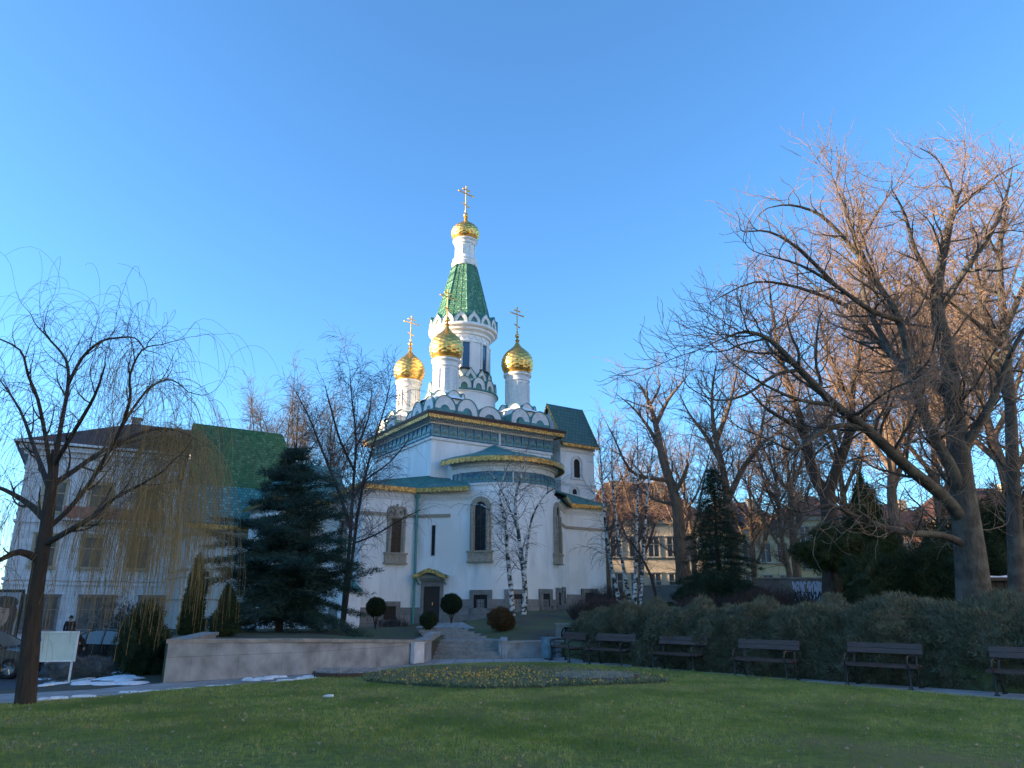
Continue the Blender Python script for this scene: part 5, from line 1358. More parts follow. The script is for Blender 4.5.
birch('white-trunked pair of birches right in front of the church apse', [
    ([(513, 622, 38.5), (511, 590, 38.5), (508, 560, 38.5), (506, 530, 38.4), (502, 510, 38.2), (500, 490, 38), (508, 465, 38)], .145),
    ([(523, 622, 38.6), (525, 590, 38.6), (522, 560, 38.6), (518, 530, 38.8), (515, 505, 39), (520, 480, 39.2), (526, 458, 39.3)], .155),
    ([(525, 570, 38.6), (528, 540, 38.2), (533, 515, 38), (545, 495, 37.8), (556, 488, 37.6)], .08),
    ([(506, 530, 38.4), (494, 515, 38.6), (482, 505, 39), (468, 505, 39.4)], .055), ([(518, 530, 38.8), (508, 505, 39.6), (496, 480, 40), (486, 470, 40.4)], .055)], g, 32, .62)
p = at(612, 604, 42); g = (p.x, 42, H(p.x, 42))
birch('slanting white birch stems at the right corner of the church', [
    ([(622, 612, 42), (612, 570, 42), (606, 530, 42.2), (603, 490, 42.4), (600, 455, 42.6), (598, 430, 42.8)], .13),
    ([(632, 612, 42), (624, 570, 41.6), (616, 520, 41.4), (612, 470, 41.4), (612, 440, 41.4)], .12)], g, 33, .55)
p = at(636, 604, 41); g = (p.x, 41, H(p.x, 41))
birch('upright white birch stems in front of the cream house', [
    ([(634, 612, 41), (636, 570, 41), (637, 520, 41), (638, 470, 41), (637, 430, 41.2)], .14),
    ([(640, 612, 41), (643, 560, 41.4), (647, 500, 41.6), (652, 455, 41.8), (656, 425, 42)], .12)], g, 34, .55)
p = at(655, 604, 41); g = (p.x, 40, H(p.x, 40))
t_ = bare_tree('young_tree', 'thin dark leaning stem right of the upright birches', 'tree', g, [(rel(g, (659, 612, 40), (652, 580, 40), (643, 560, 40), (630, 540, 39.8)), .09, .04, .5)], specs_birch, M['bark_dark'], M['twig_plum'], 35, split=1, sides=(7, 4, 3, 3))
# leaning pinkish pole-like tree in the grove
g = gp(905, 40); bare_tree('young_tree', 'thin reddish leaning trunk seen between the limbs of the big grey tree', 'tree', g, [(rel(g, (908, 620, 40), (902, 560, 40), (893, 490, 39.8), (884, 420, 39.6), (880, 390, 39.5)), .15, .08, .3)], specs_mid, M['bark_tan'], M['twig_tan'], 36, sides=(7, 4, 3, 3))

# ---------- the weeping willow
p = (-8.62, 13.95, 0.0); g = p
def strand_specs(): return [dict(n=0), dict(n=0, dens=2.6, ang=(25, 60), len=(.2, .42), lmax=.7, seg=7, wob=.24, tw=.12, rr=.5, rmax=.03, rmin=.011, taper=.35, **{'from': .12}),
             dict(n=0, dens=6.0, ang=(25, 65), abs=(.3, .9), seg=6, wob=.24, tw=.0, rr=.5, rmax=.008, rmin=.005, taper=.5, **{'from': .08}),
             dict(n=0, dens=6.4, ang=(15, 60), abs=(.3, 1.9), seg=9, wob=.15, trop=(0, 0, -1), tw=.36, rr=.6, rmax=.0045, rmin=.0034, taper=.75, **{'from': .08})]
limbs = [(rel(g, (24, 716, 14), (30, 650, 14), (36, 590, 14), (46, 530, 14), (52, 480, 14), (56, 450, 14)), .18, .075, .15),
         (rel(g, (52, 480, 14), (46, 440, 13.8), (38, 400, 13.6), (28, 375, 13.4), (20, 350, 13.2), (-10, 335, 13)), .045, .012, .9),
         (rel(g, (56, 455, 14), (62, 420, 14.2), (68, 385, 14.4), (66, 360, 14.6), (50, 340, 14.9), (36, 325, 15)), .05, .012, .9),
         (rel(g, (68, 385, 14.4), (82, 358, 14.2), (100, 342, 14), (116, 338, 13.9), (135, 338, 13.8), (145, 350, 13.7)), .035, .01, .9),
         (rel(g, (46, 530, 14), (68, 510, 14.1), (92, 480, 14.3), (112, 445, 14.4), (132, 410, 14.5), (152, 386, 14.6), (172, 380, 14.7), (188, 392, 14.8)), .052, .010, .95),
         (rel(g, (95, 475, 14.3), (118, 435, 13.9), (130, 400, 13.6), (130, 375, 13.4), (142, 350, 13.3), (158, 345, 13.2)), .04, .01, .9),
         (rel(g, (44, 545, 14), (70, 530, 13.6), (95, 515, 13.2), (115, 498, 12.9), (140, 485, 12.6), (165, 470, 12.5)), .06, .012, .9),
         (rel(g, (40, 560, 14), (20, 552, 13.7), (0, 560, 13.4), (-30, 575, 13)), .08, .02, .9),
         (rel(g, (46, 520, 14), (30, 505, 14.5), (5, 490, 15), (-25, 480, 15.5)), .08, .02, .9),
         (rel(g, (52, 485, 14), (75, 470, 15), (105, 450, 16), (140, 440, 17), (168, 438, 17.6), (190, 446, 18)), .06, .012, .95),
         (rel(g, (112, 445, 14.4), (150, 430, 15.2), (175, 430, 16), (198, 440, 16.5)), .04, .01, .9),
         (rel(g, (50, 490, 14), (35, 450, 15), (20, 410, 16), (0, 380, 17)), .06, .012, .9),
         (rel(g, (54, 465, 14), (75, 430, 13), (95, 395, 12.4), (105, 365, 12)), .05, .012, .9)]
bare_tree('weeping_willow', 'bare weeping willow with a dark trunk on the edge of the lawn at left', 'tree', g, limbs, strand_specs(), M['bark_dark'], M['twig_grey'], 12, sides=(10, 5, 3, 3))
# its long ochre strands, hanging from the limbs on the right down to the verge
rd = random.Random(77); st_ = []
w_t = bpy.data.objects['weeping_willow']
for li, cnt, lo, hi in ((4, 60, .72, 1.), (5, 15, .6, 1.), (6, 75, .78, 1.), (9, 230, .66, 1.), (10, 170, .5, 1.), (0, 10, .8, 1.), (3, 20, .3, 1.), (7, 30, .3, 1.), (8, 30, .3, 1.)):
    fine = smooth_curve(limbs[li][0], 4); n = len(fine)-1
    for k in range(cnt):
        f = rd.uniform(lo, hi); i = min(int(f*n), n-1); q = fine[i]; p0 = (q[0]+rd.gauss(0, .22), q[1]+rd.gauss(0, .30), q[2]+rd.uniform(-.25, .15))
        full = p0[2]-rd.uniform(.5, 1.9); L = full*rd.uniform(.62, 1.08) if li in (4, 6, 9, 10) else rd.uniform(.6, 2.2)
        a = rd.uniform(0, 6.28); pp, _ = path_of(rd, p0, norm((math.cos(a), math.sin(a), rd.uniform(-.3, .5))), max(L, .5), 14, .05, (0, 0, -1), .42); r = rd.uniform(.0035, .0058)
        st_.append((pp, [r*(1-.45*i/14) for i in range(15)]))
        for _ in range(2):
            j = rd.randrange(4, 12); p2, _d = path_of(rd, pp[j], norm((rd.gauss(0, 1), rd.gauss(0, 1), -.3)), rd.uniform(.3, 1.1), 14, .05, (0, 0, -1), .4); st_.append((p2, [r*.7]*15))
v, f = tubes_np(st_, 3); np_obj('hanging_strands', v, f, M['twig_willow'], w_t)

# ---------- foliage made of small blades
rng = np.random.default_rng(17)
def needle_mat(name, a, c, s3=None): return mat(name, a, .7, c2=c, scale=2.2, detail=6, spec=.2, contrast=(.3, .7), c3=s3, s3=6)
M['cedar'] = needle_mat('blue_green_needles', (.018, .042, .034), (.035, .068, .052))
M['spruce'] = needle_mat('dark_spruce_needles', (.012, .026, .014), (.028, .045, .022))
M['juniper'] = needle_mat('grey_green_juniper', (.07, .082, .042), (.20, .20, .135), (.12, .10, .065))
M['thuja'] = needle_mat('thuja_scales', (.022, .038, .014), (.055, .065, .022))
M['yew'] = needle_mat('yew_needles', (.016, .030, .013), (.04, .055, .022))
M['box'] = needle_mat('clipped_leaves', (.016, .030, .013), (.035, .05, .02))
M['brown_leaf'] = needle_mat('russet_leaves', (.06, .035, .015), (.11, .06, .025))
M['snow_yew'] = needle_mat('snow_dusted_needles', (.02, .035, .022), (.04, .055, .04), (.16, .18, .22))
M['snowy_leaf'] = needle_mat('frosted_twigs', (.20, .22, .24), (.10, .11, .10))

def conifer(name, label, base, h, rad, mt, seed, tiers=26, droop=.25, clump=.16, per=7, trunk_r=.16, z0=.06, power=.8, needles=26, wdt=.02, irregular=.25, cat='tree', pitch=.0):
    rd = random.Random(seed); t = thing(name, label, cat, base)
    br = []; tips = []
    lean = [(0, 0, -.3)]+[(rd.uniform(-.02, .02)*h*.3, rd.uniform(-.02, .02)*h*.3, h*i/6) for i in range(1, 7)]; lean[-1] = (0, 0, h)
    store = [(lean, [trunk_r*(1-i/6)+.01 for i in range(7)])]
    P, D, Ls = [], [], []
    for k in range(tiers*per):
        f = z0+(1-z0)*(k+rd.random())/(tiers*per); z = h*f
        L = rad*((1-f)**power+.03)*rd.uniform(1-irregular, 1+irregular*.6); a = k*2.399+rd.uniform(-.3, .3)
        n = max(3, int(L/.28)); pts = []
        rise = rd.uniform(-.05-pitch*.6, .25+pitch)
        for i in range(n+1):
            u = i/n; zz = z+L*(rise*u-droop*u*u*1.6+.16*max(0, u-.75)); pts.append((math.cos(a)*L*u, math.sin(a)*L*u, zz))
        store.append((pts, [.028*(1-i/n)*L/rad+.005 for i in range(n+1)]))
        # side twigs
        for i in range(1, n+1):
            p = pts[i]; u = i/n
            for s in (-1, 1):
                l2 = L*.34*(1.1-u*.75)*rd.uniform(.6, 1.2); aa = a+s*rd.uniform(.6, 1.1); m_ = max(2, int(l2/.14))
                q0 = p
                for j in range(m_):
                    q1 = (q0[0]+math.cos(aa)*l2/m_, q0[1]+math.sin(aa)*l2/m_, q0[2]-droop*.5*l2/m_*(j*.6))
                    P.append(q1); D.append((math.cos(aa), math.sin(aa), .0)); q0 = q1
            P.append(p); D.append((math.cos(a), math.sin(a), 0))
    v, f = tubes_np(store, 5); np_obj('trunk', v, f, M['bark_dark'], t, smooth=True)
    P = np.repeat(np.array(P), needles, 0); D = np.repeat(np.array(D), needles, 0); n = len(P)
    P = P+rng.normal(0, 1, (n, 3))*np.array([clump*.55, clump*.55, clump*.22])
    D2 = unit(D*.9+rng.normal(0, .55, (n, 3))+np.array([0, 0, .1]))
    v, f = blades_np(P, D2, rng.uniform(.5, 1.1, n)*clump*.95, rng.uniform(.7, 1.2, n)*wdt)
    np_obj('foliage', v, f, mt, t); return t
cg = at(279, 626, 30.5); g = (cg.x, 30.5, H(cg.x, 30.5))
conifer('cedar_tree', 'broad blue-green cedar with drooping branches in front of the turquoise roof', g, at(284, 450, 30.5).z-g[2], 3.2, M['cedar'], 3, tiers=18, per=9, droop=.18, power=.66, needles=20, clump=.23, wdt=.026, irregular=.55, z0=.07, pitch=.45)
g = gp(722, 41); conifer('spruce_tree', 'narrow dark spruce with hanging branches before the yellowish house', g, at(716, 470, 41).z-g[2], 2.4, M['spruce'], 4, tiers=18, per=6, droop=.22, power=.75, needles=13, clump=.22, wdt=.028, irregular=.4)

def fuzzy(name, label, cat, base, blobs, mt, blade=.12, width=.02, dens=900, seed=1, core=.86, up=.35, stem=None, lump=.12, group=None, partname='foliage'):
    """bush: lumpy ellipsoids (x, y, z, rx, ry, rz) covered in small leaf blades over a solid lumpy core"""
    rd = np.random.default_rng(seed); t = thing(name, label, cat, base, 0, group)
    Vs, Fs, off = [], [], 0; cb = MB()
    for (x, y, z, rx, ry, rz) in blobs:
        area = 4*PI*((rx*ry)**1.6/3+(rx*rz)**1.6/3+(ry*rz)**1.6/3)**(1/1.6); n = int(area*dens)
        N_ = unit(rd.normal(0, 1, (n, 3))); ph = rd.uniform(0, 6, 3)
        k = 1+lump*np.sin(N_[:, 0]*5+ph[0])*np.sin(N_[:, 1]*6+ph[1])+lump*.8*np.sin(N_[:, 2]*9+ph[2])*np.cos(N_[:, 0]*8+ph[1])+rd.normal(0, .035, n)-rd.random(n)**2*.12
        P = N_*np.array([rx, ry, rz])*k[:, None]+np.array([x, y, z]); D = unit(N_/np.array([rx, ry, rz])*min(rx, ry, rz)+rd.normal(0, .55, (n, 3))+np.array([0, 0, up]))
        V_, F_ = blades_np(P, D, rd.uniform(.6, 1.3, n)*blade, rd.uniform(.7, 1.3, n)*width); Vs.append(V_); Fs.append(F_+off); off += len(V_)
        m_, n_ = 12, 18; rings = []
        for j in range(m_+1):
            th = -PI/2+PI*j/m_; c = max(math.cos(th), .03); ring = []
            for i in range(n_):
                q = (c*math.cos(2*PI*i/n_), c*math.sin(2*PI*i/n_), math.sin(th)); kk = core*(1+lump*math.sin(q[0]*5+ph[0])*math.sin(q[1]*6+ph[1])+lump*.8*math.sin(q[2]*9+ph[2])*math.cos(q[0]*8+ph[1]))
                ring.append((x+q[0]*rx*kk, y+q[1]*ry*kk, z+q[2]*rz*kk))
            rings.append(ring)
        cb.loft(rings, cap0=True, cap1=True)
    fo = np_obj(partname, np.concatenate(Vs), np.concatenate(Fs), mt, t)
    cb.build('inner_growth', mt, t, smooth=True)
    if stem:
        b = MB()
        for s in stem: b.tube(s[0], s[1], 6)
        b.build('stem', M['bark_dark'], t, smooth=True)
    return t
# the juniper hedge: a row of wide lumpy shrubs behind the benches
hed = [(-.0, 0)]
spots = [((4.0, 28.6), 1.3, 1.2, 1.45, 'darkest juniper mound at the left end of the hedge beside the garden wall'),
         ((4.3, 25.3), 1.5, 1.5, 1.75, 'juniper mound behind the bench nearest the litter bin'),
         ((5.5, 23.1), 1.5, 1.4, 1.70, 'juniper mound behind the bench opposite the brown flower ring'),
         ((6.8, 21.4), 1.5, 1.35, 1.72, 'juniper mound between the third and fourth benches from the bin'),
         ((8.0, 19.9), 1.5, 1.35, 1.75, 'juniper mound behind the bench in the middle of the hedge'),
         ((9.4, 18.5), 1.6, 1.4, 1.80, 'juniper mound behind the largest whole bench'),
         ((10.9, 17.3), 1.6, 1.4, 1.85, 'juniper mound below the big grey trunk'),
         ((12.5, 16.0), 1.6, 1.5, 1.85, 'juniper mound at the right edge of the photo')]
for i, ((x, y), rx, ry, hh, lb) in enumerate(spots):
    rd = random.Random(90+i); z = .25; bl_ = []
    ux, uy = .75, -.66
    for k in range(7):
        s = rd.uniform(-1, 1)*1.1; o = rd.uniform(-.5, .35); bl_.append((ux*s+.66*o, uy*s+.75*o, rd.uniform(.35, .75), rd.uniform(.75, 1.1), rd.uniform(.75, 1.05), rd.uniform(.6, .85)))
    for s in (-1.1, -.4, .4, 1.1): bl_.append((ux*s-.66*.85, uy*s-.75*.85, .12, .62, .5, .5))
    bl_.append((0, 0, .5, rx*.95, ry*.9, hh-.62)); 
    fuzzy('juniper_shrub', lb, 'shrub', (x+.08, y+.10, z), [(a, c, d-.1, e, f, g_) for a, c, d, e, f, g_ in bl_], M['juniper'], .10, .018, 2500, 100+i, up=.25, lump=.15, group='juniper hedge behind the benches')
# low bare purple-brown shrubs behind the hedge on the left
def twig_bush(label, base, w, d, h, n, seed, mt):
    rd = random.Random(seed); t = thing('bare_shrub', label, 'shrub', base); st_ = []
    for k in range(n):
        x, y = rd.uniform(-w, w), rd.uniform(-d, d); hh = h*rd.uniform(.6, 1.1)*(1-.4*(x/w)**2)
        pts, _ = path_of(rd, (x*.8, y*.8, -.1), norm((x/w*.5, y/d*.4, 1)), hh, 5, .16, (0, 0, 1), .02); st_.append((pts, [.008, .007, .006, .005, .004, .003]))
        for q in range(3):
            pp, _ = path_of(rd, pts[2+q % 3], norm((rd.uniform(-1, 1), rd.uniform(-1, 1), .8)), hh*.35, 3, .2, (0, 0, 1), .05); st_.append((pp, [.005, .004, .003, .002]))
    v, f = tubes_np(st_, 3); np_obj('branches', v, f, mt, t); return t
M['plum_twig'] = mat('purple_brown_twigs', (.06, .038, .036), .85, c2=(.04, .03, .028), scale=3)
for px, Y, w, h, n, lb in ((600, 36, 1.6, 1.1, 700, 'purple-brown bare shrub at the right corner of the church'), (655, 33, 1.7, .9, 600, 'purple-brown bare shrub behind the left part of the hedge'), (705, 34, 1.8, 1.0, 600, 'purple-brown bare shrub left of the spruce foot'), (770, 33, 2.0, 1.2, 800, 'purple-brown bare shrub right of the spruce foot'), (395, 41.5, .8, .7, 200, 'small bare shrub under the left church windows'), (608, 44.5, 1.2, 1.4, 400, 'tall bare shrub against the right corner of the church wall')):
    twig_bush(lb, gp(px, Y), w, .8, h, n, int(px), M['plum_twig'])
g = gp(715, 36); fuzzy('juniper_shrub', 'low spreading dark juniper at the foot of the spruce', 'shrub', g, [(-.6, 0, .4, 1.3, 1, .55), (.6, .1, .5, 1.4, 1, .7), (0, 0, .9, .9, .8, .6)], M['spruce'], .16, .02, 900, 5, lump=.14)
g = gp(669, 33); fuzzy('clipped_bush', 'small round dark bush just behind the hedge beside the grey wall', 'bush', g, [(0, 0, .42, .42, .42, .42)], M['box'], .05, .02, 3500, 6, lump=.04)
# topiary balls in front of the church
for px, py, Y, r, hs, lb, mt_ in ((376, 607, 37, .50, .75, 'round clipped bush on a stem left of the church door', 'box'), (451.5, 604, 38.5, .56, .75, 'round clipped bush on a stem right of the church door', 'box'), (428.5, 620, 32, .37, .62, 'small round clipped bush at the top of the steps', 'box')):
    c = at(px, py, Y); z = H(c.x, Y); h_ = max(c.z-z, r*.9)
    fuzzy('topiary_bush', lb, 'bush', (c.x, Y, z), [(0, 0, h_, r*.9, r*.9, r*.82)], M[mt_], .085, .028, 2200, int(px), lump=.06, group='round clipped bushes before the church',
          stem=[([(.0, 0, -.1), (.03, 0, h_*.5), (.15*r, 0, h_)], [.035, .03, .02]), ([(.02, 0, .05), (-.1, .05, h_*.5), (-.4*r, .05, h_)], [.03, .025, .015]), ([(.02, 0, .1), (.12, -.05, h_*.5), (.45*r, -.05, h_)], [.028, .022, .015])])
c = at(501, 622, 32); g = (c.x, 32, H(c.x, 32)); fuzzy('clipped_bush', 'russet-brown bush on the grass slope right of the steps', 'bush', g, [(0, 0, .45, .52, .5, .42), (.15, 0, .25, .4, .4, .3)], M['brown_leaf'], .07, .03, 1800, 61, lump=.12)
# evergreens in the grove on the right
def cone_bush(name, label, base, h, r, mt, seed, dens=700, blade=.16):
    bl_ = []; rd = random.Random(seed)
    for k in range(9):
        f = k/8; rr = r*(1-f)**.75+.12; bl_.append((rd.uniform(-.08, .08)*r, rd.uniform(-.08, .08)*r, h*(.1+.86*f), rr, rr, h*.13))
    return fuzzy(name, label, 'tree', base, bl_, mt, blade, .025, dens, seed, up=.9, lump=.16, stem=[([(0, 0, -.3), (0, 0, h*.5)], [.09, .04])])
g = gp(876, 37); cone_bush('thuja_tree', 'tall pointed green thuja left of the big grey trunk', g, at(872, 482, 37).z-g[2], 1.75, M['thuja'], 51)
g = gp(835, 33); fuzzy('yew_tree', 'spreading green yew in front of the graffiti wall', 'tree', g, [(-.2, 0, 2.0, 1.0, .8, .55), (.5, 0, 2.5, .9, .8, .5), (-.9, 0, 2.3, .7, .6, .3), (.1, .2, 3.0, .6, .6, .4), (1.0, 0, 1.6, .7, .7, .7)], M['thuja'], .2, .03, 600, 52, lump=.25, stem=[([(0, 0, -.3), (0, 0, 1.8)], [.1, .05])])

for px, Y, bl_, lb, sd_ in ((895, 30.5, [(-.8, 0, 1.1, 1.1, 1, 1.1), (.6, 0, 1.2, 1.2, 1, 1.2), (1.6, .3, 1.2, 1, 1, 1.1)], 'wide black-green yew behind the pale bench', 53), (938, 30, [(-.5, 0, 1.1, 1.0, 1, 1.2), (.6, 0, 1.3, 1.0, 1, 1.5)], 'black-green yew just left of the big grey trunk', 54),
                        (1005, 34, [(-.6, 0, 2.2, 1.3, 1.1, 2.2), (1.0, 0, 2.6, 1.3, 1.1, 2.6), (2.4, 0, 2.2, 1.2, 1, 2.3)], 'tall dark yew thicket right of the big grey trunk', 55), (955, 36, [(-.2, 0, 2.0, 1.3, 1, 2.0), (.9, 0, 2.4, 1.1, 1, 2.2)], 'dark yew standing behind the big grey trunk', 56)):
    g = gp(px, Y); fuzzy('yew_tree', lb, 'tree', g, bl_, M['yew'], .2, .03, 520, sd_, lump=.32, core=.68, stem=[([(0, 0, -.3), (0, 0, 1.5)], [.1, .05])])
# left garden: columnar thujas and dark shrubs, frosted shrub
c = at(189, 640, 27); cone_bush('thuja_tree', 'slim pointed thuja behind the left end of the retaining wall', (c.x, 27, .8), 2.5, .30, M['thuja'], 57, 1300, .1)
c = at(212, 640, 25); cone_bush('thuja_tree', 'short rounded thuja beside the left foot of the cedar', (c.x, 26, .8), 1.5, .34, M['yew'], 58, 1300, .1)
c = at(150, 670, 21); g = (-10.0, 20.8, G(-10, 20.8)); fuzzy('yew_bush', 'dark upright bush left of the retaining wall behind the ochre willow strands', 'bush', g, [(0, 0, .7, .5, .5, .8), (.35, .1, .6, .45, .45, .7), (.1, .1, 1.3, .35, .35, .5)], M['yew'], .1, .02, 1500, 59, lump=.2)
c = at(122, 620, 35); g = (c.x, 35, G(c.x, 35)); fuzzy('yew_bush', 'large dark shrub dusted with snow beside the black car', 'bush', g, [(0, 0, 1.3, 1.1, .9, 1.2), (.9, 0, 1.0, .9, .8, 1.0)], M['snow_yew'], .2, .03, 260, 60, lump=.3, core=.55)
c = at(80, 665, 20.5); g = (c.x, 20.5, G(c.x, 20.5)); fuzzy('frosted_shrub', 'low frosted grey shrub beside the notice board', 'shrub', g, [(-.3, 0, .25, .55, .4, .32), (.35, .1, .25, .5, .4, .28)], M['snowy_leaf'], .09, .012, 2200, 62, lump=.2, core=.7)

# ---------- flower bed
bed = [(-3.2, 17.2), (-2.2, 16.3), (-.8, 15.5), (.8, 15.7), (2.0, 16.2), (3.3, 16.9), (3.3, 17.9), (2.6, 19.2), (1.4, 20.4), (-.2, 21.2), (-1.8, 20.8), (-2.9, 19.6), (-3.4, 18.3)]
bc = smooth_curve(bed+[bed[0]], 6)
b = MB(); b.add([(x, y, lawn_z(x, y)+.004) for x, y in bc], [tuple(range(len(bc)))]); vs = []
for t in (1, .96, .8, .5):
    vs.append([(0+(x-0)*t, 18.3+(y-18.3)*t, lawn_z(x*t, 18.3+(y-18.3)*t)+(0 if t == 1 else .05)) for x, y in bc])
b = MB(); b.loft(vs, close=False, cap1=True); M['bed_soil'] = mat('dark_bed_soil', (.06, .05, .035), .95, c2=(.05, .07, .03), scale=9, bump=.8, bscale=30)
tag(b.build('bed_soil', M['bed_soil'], smooth=True), kind='structure')
n = 30000; xx = rng.uniform(-3.5, 3.5, n); yy = rng.uniform(15.4, 21.3, n); ok = inside_np(xx, yy, bc)
ring_c = (1.85, 17.55); ok &= ((xx-ring_c[0])/1.0)**2+((yy-ring_c[1])/.95)**2 > 1
xx, yy = xx[ok], yy[ok]; lz = np.array([lawn_z(a, c) for a, c in zip(xx, yy)])
M['pansy_leaf'] = mat('pansy_leaves', (.09, .13, .05), .7, c2=(.18, .20, .11), scale=3); M['yellow_petal'] = mat('yellow_petals', (.50, .32, .03), .6, c2=(.42, .22, .02), scale=8); M['violet_petal'] = mat('violet_petals', (.06, .04, .12), .6, c2=(.10, .06, .16), scale=8)
M['white_petal'] = mat('pale_petals', (.45, .42, .42), .6, c2=(.30, .30, .27), scale=8)
P = np.stack([xx, yy, lz+.045], 1); D = unit(rng.normal(0, .6, P.shape)+np.array([0, 0, .9]))
V_, F_ = blades_np(P, D, rng.uniform(.04, .1, len(P)), rng.uniform(.03, .05, len(P)))
tag(np_obj('bedding_leaves', V_, F_, M['pansy_leaf']), 'low grey-green pansy leaves filling the flower bed', 'bedding plants', kind='stuff')
def petals(name, P, s, m_, label):
    n = len(P); N_ = unit(rng.normal(0, .45, (n, 3))+np.array([0, -.6, .7])); A_ = unit(np.cross(N_, rng.normal(0, 1, (n, 3)))); B_ = np.cross(N_, A_); k = 6
    an = 2*np.pi*np.arange(k)/k; rad = s[:, None]*(1+.0*an)
    V = P[:, None, :]+rad[..., None]*(A_[:, None, :]*np.cos(an)[None, :, None]+B_[:, None, :]*np.sin(an)[None, :, None])
    o = np_obj(name, V.reshape(-1, 3), np.arange(n*k).reshape(-1, k), m_); tag(o, label, 'flowers', kind='stuff')
i = rng.permutation(len(P)); w = np.exp(-((P[:, 0]+.6)/1.5)**2-((P[:, 1]-17.6)/1.4)**2)
sel = rng.random(len(P)) < .012+.06*w; petals('yellow_pansies', P[sel]+np.array([0, 0, .06]), rng.uniform(.014, .026, sel.sum()), M['yellow_petal'], 'yellow pansies scattered in the flower bed')
sel = rng.random(len(P)) < .012*(1-w); petals('violet_pansies', P[sel]+np.array([0, 0, .055]), rng.uniform(.017, .028, sel.sum()), M['violet_petal'], 'dark violet pansies in the flower bed')
M['terracotta'] = mat('brown_edging', (.085, .045, .033), .8, c2=(.05, .03, .024), scale=8, bump=.3)
def ring(label, c, rx, ry, petal, leafc, seed, hh=.085):
    z = lawn_z(*c); t = thing('ring_planter', label, 'planter', (c[0], c[1], z), 0, 'ring planters on the lawn')
    b = MB(); n = 40; prof = [(1, -.05), (1, hh), (.975, hh+.01), (.95, hh-.01), (.95, hh-.07)]
    b.loft([[(rx*k*math.cos(2*PI*i/n), ry*k*math.sin(2*PI*i/n), zz) for i in range(n)] for k, zz in prof]); b.build('edging', M['terracotta'], t, smooth=True, angle=40)
    b = MB(); b.loft([[(rx*k*math.cos(2*PI*i/n), ry*k*math.sin(2*PI*i/n), zz) for i in range(n)] for k, zz in ((.95, hh-.06), (.6, hh+.01), (.1, hh+.03))], cap1=True); b.build('soil', M['bed_soil'], t, smooth=True)
    m_ = 2600; u = rng.random(m_)**.5*.93; a = rng.random(m_)*6.283; P = np.stack([rx*u*np.cos(a), ry*u*np.sin(a), hh-.02+.03*(1-u)], 1)
    V_, F_ = blades_np(P, unit(rng.normal(0, .5, P.shape)+np.array([0, 0, 1])), rng.uniform(.05, .11, m_), rng.uniform(.025, .045, m_)); np_obj('foliage', V_, F_, leafc, t)
M['pale_leaf'] = mat('silvery_leaves', (.14, .17, .12), .7, c2=(.28, .30, .26), scale=6); M['snow_leaf'] = mat('snow_dusted_leaves', (.40, .41, .44), .7, c2=(.20, .21, .20), scale=6)
ring('brown-edged ring of pale green plants at the right of the flower bed', ring_c, .95, .85, None, M['pale_leaf'], 1)
ring('brown-edged ring of snow-dusted plants at the left of the flower bed', (-4.0, 19.2), .85, .8, None, M['snow_leaf'], 2)
n = 1500; xx = rng.uniform(-9, 9, n); yy = rng.uniform(8, 24, n); ok = inside_np(xx, yy, lawn_poly); xx, yy = xx[ok], yy[ok]
P = np.stack([xx, yy, [lawn_z(a, c)+.035 for a, c in zip(xx, yy)]], 1); D = unit(np.stack([rng.normal(size=len(P)), rng.normal(size=len(P)), rng.uniform(-.1, .4, len(P))], 1)); M['dead_leaf'] = mat('dead_leaves', (.24, .16, .08), .8, c2=(.34, .28, .18), scale=30)
V_, F_ = blades_np(P, D, rng.uniform(.03, .06, len(P)), rng.uniform(.025, .045, len(P))); tag(np_obj('fallen_leaves', V_, F_, M['dead_leaf']), 'small dry fallen leaves scattered over the lawn', 'leaves', kind='stuff')
# snow patches
rd = random.Random(8); b = MB()
def patch(cx, cy, rx, ry, zf, th=.025):
    n = 14; ph = rd.random()*6; ring_ = []
    for i in range(n):
        a = 2*PI*i/n; k = 1+.28*math.sin(2*a+ph)+.2*math.sin(3*a+2*ph)+rd.uniform(-.12, .12); ring_.append((cx+rx*k*math.cos(a), cy+ry*k*math.sin(a)))
    b.loft([[(x, y, zf(x, y)-.01) for x, y in ring_], [(cx+(x-cx)*.85, cy+(y-cy)*.85, zf(x, y)+th) for x, y in ring_], [(cx+(x-cx)*.3, cy+(y-cy)*.3, zf(cx, cy)+th*1.3) for x, y in ring_]], cap1=True)
for k in range(46): 
    Y = rd.uniform(17.5, 26); c = at(rd.uniform(45, 135), 660, Y); patch(c.x, Y, rd.uniform(.1, .5), rd.uniform(.1, .4), G)
for k in range(16):
    f = rd.random(); c = (-9.2+f*4.1, 14.2+f*3.9); patch(c[0]+rd.uniform(-.1, .2), c[1], rd.uniform(.08, .3), rd.uniform(.04, .1), lambda x, y: .03)
for k in range(12): patch(rd.uniform(-6.2, -4.6), rd.uniform(17.6, 18.9), rd.uniform(.06, .25), rd.uniform(.05, .15), lambda x, y: lawn_z(x, y))
patch(-3.3, 14.3, .10, .07, lambda x, y: lawn_z(x, y), .03)
for k in range(10): c = at(rd.uniform(95, 160), 600, 24.5); patch(rd.uniform(-12, -9.5), rd.uniform(21, 25), rd.uniform(.1, .4), rd.uniform(.1, .3), G)
tag(b.build('snow', M['snow'], smooth=True), 'thin white patches of leftover snow along the path and verge', 'snow', kind='stuff')

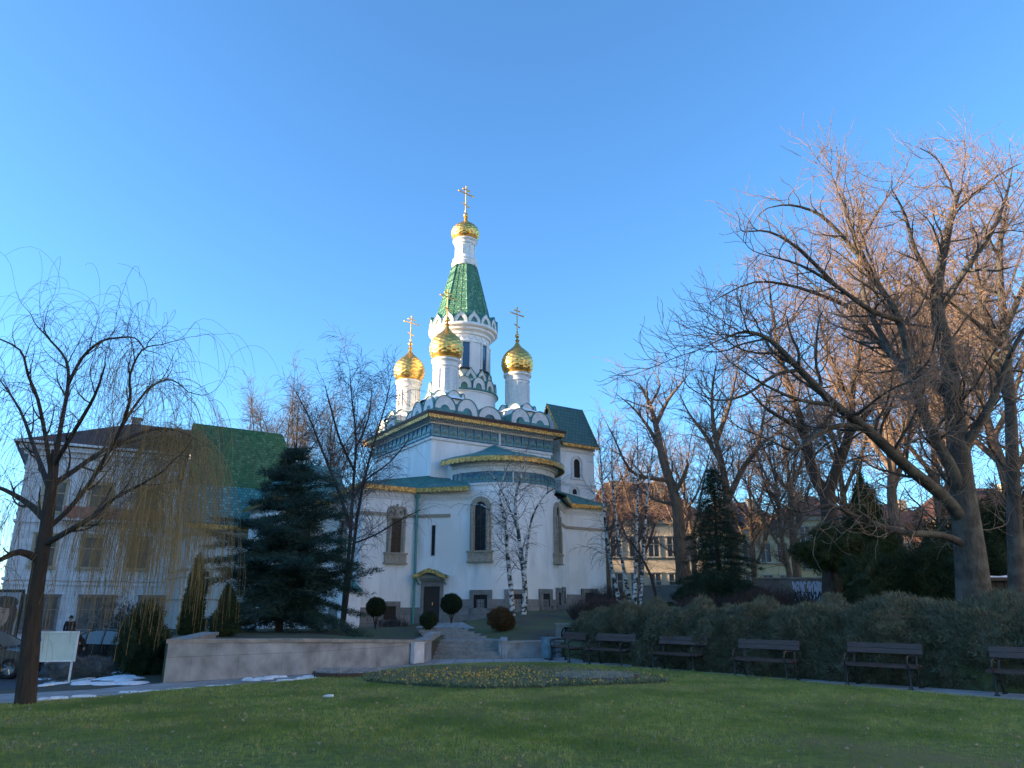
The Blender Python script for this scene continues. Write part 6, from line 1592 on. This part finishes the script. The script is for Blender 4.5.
# ============================================================ people by the parked cars
M['coat'] = mat('dark_coat', (.018, .014, .014), .9, c2=(.03, .022, .02), scale=8); M['skin'] = mat('skin', (.36, .22, .16), .6); M['trouser'] = mat('dark_trousers', (.015, .016, .022), .9); M['hairc'] = mat('dark_hair', (.015, .01, .008), .7)
def skin_fig(name, verts, edges, radii, mt, parent, root=0):
    me = bpy.data.meshes.new(name); me.from_pydata(verts, edges, []); me.materials.append(mt); o = bpy.data.objects.new(name, me); col.objects.link(o); o.parent = parent
    sk = o.modifiers.new('skin', 'SKIN'); sv = me.skin_vertices
    if not sv: me.attributes
    for i, r in enumerate(radii): me.skin_vertices[0].data[i].radius = (r, r)
    me.skin_vertices[0].data[root].use_root = True
    sk.use_smooth_shade = True; ss = o.modifiers.new('sub', 'SUBSURF'); ss.levels = 1; ss.render_levels = 1; return o
def person(label, loc, rz, bend=0.):
    t = thing('person', label, 'person', loc, rz)
    def B(x, y, z):      # bend the upper body forward (towards -y) about the hips
        if z > .95: dz = z-.95; return (x, y-math.sin(bend)*dz, .95+math.cos(bend)*dz)
        return (x, y, z)
    J = [(0, 0, .95), (0, .0, 1.15), (0, 0, 1.38), (0, 0, 1.48), (0, -.01, 1.56), (0, -.015, 1.68), (-.1, 0, .9), (-.11, -.03, .5), (-.11, .02, .08), (-.11, -.14, .04), (.1, 0, .9), (.11, .03, .5), (.12, .05, .08), (.12, -.11, .04),
         (-.19, 0, 1.40), (-.25, .02, 1.14), (-.25, -.06, .9), (-.25, -.08, .80), (.19, 0, 1.40), (.25, .02, 1.14), (.25, -.06, .9), (.25, -.08, .80)]
    E_ = [(0, 1), (1, 2), (2, 3), (3, 4), (4, 5), (0, 6), (6, 7), (7, 8), (8, 9), (0, 10), (10, 11), (11, 12), (12, 13), (2, 14), (14, 15), (15, 16), (16, 17), (2, 18), (18, 19), (19, 20), (20, 21)]
    rad = [.14, .13, .14, .055, .085, .075, .085, .06, .045, .035, .085, .06, .045, .035, .065, .05, .037, .03, .065, .05, .037, .03]
    skin_fig('body', [B(*p) for p in J], E_, rad, M['skin'], t)
    cJ = [J[i] for i in (0, 1, 2, 14, 15, 16, 18, 19, 20)]+[(0, .0, .72)]; cE = [(0, 1), (1, 2), (2, 3), (3, 4), (4, 5), (2, 6), (6, 7), (7, 8), (0, 9)]; skin_fig('coat', [B(*p) for p in cJ], cE, [.18, .17, .17, .09, .075, .06, .09, .075, .06, .2], M['coat'], t)
    tJ = [J[i] for i in (0, 6, 7, 8, 10, 11, 12)]; skin_fig('trousers', tJ, [(0, 1), (1, 2), (2, 3), (0, 4), (4, 5), (5, 6)], [.15, .105, .08, .065, .105, .08, .065], M['trouser'], t)
    b = MB(); h_ = B(0, .02, 1.66); b.ball(h_, .115, 12, 8, sc=(.9, 1, 1.05)); b.build('hair', M['hairc'], t, smooth=True)
    b = MB(); 
    for s in (-1, 1): b.ball(B(s*.035, -.095, 1.64), .012, 6, 5)
    b.build('eyes', M['dark'], t)
pa = at(70, 625, 43.5); person('person in a long dark coat standing behind the notice board', (pa.x, 43.5, G(pa.x, 43.5)+.11), R(30))
pa = at(84, 625, 26.7); person('person in dark clothes stooping beside the black car', (pa.x, 26.7, G(pa.x, 26.7)+.02), R(-20), R(42))
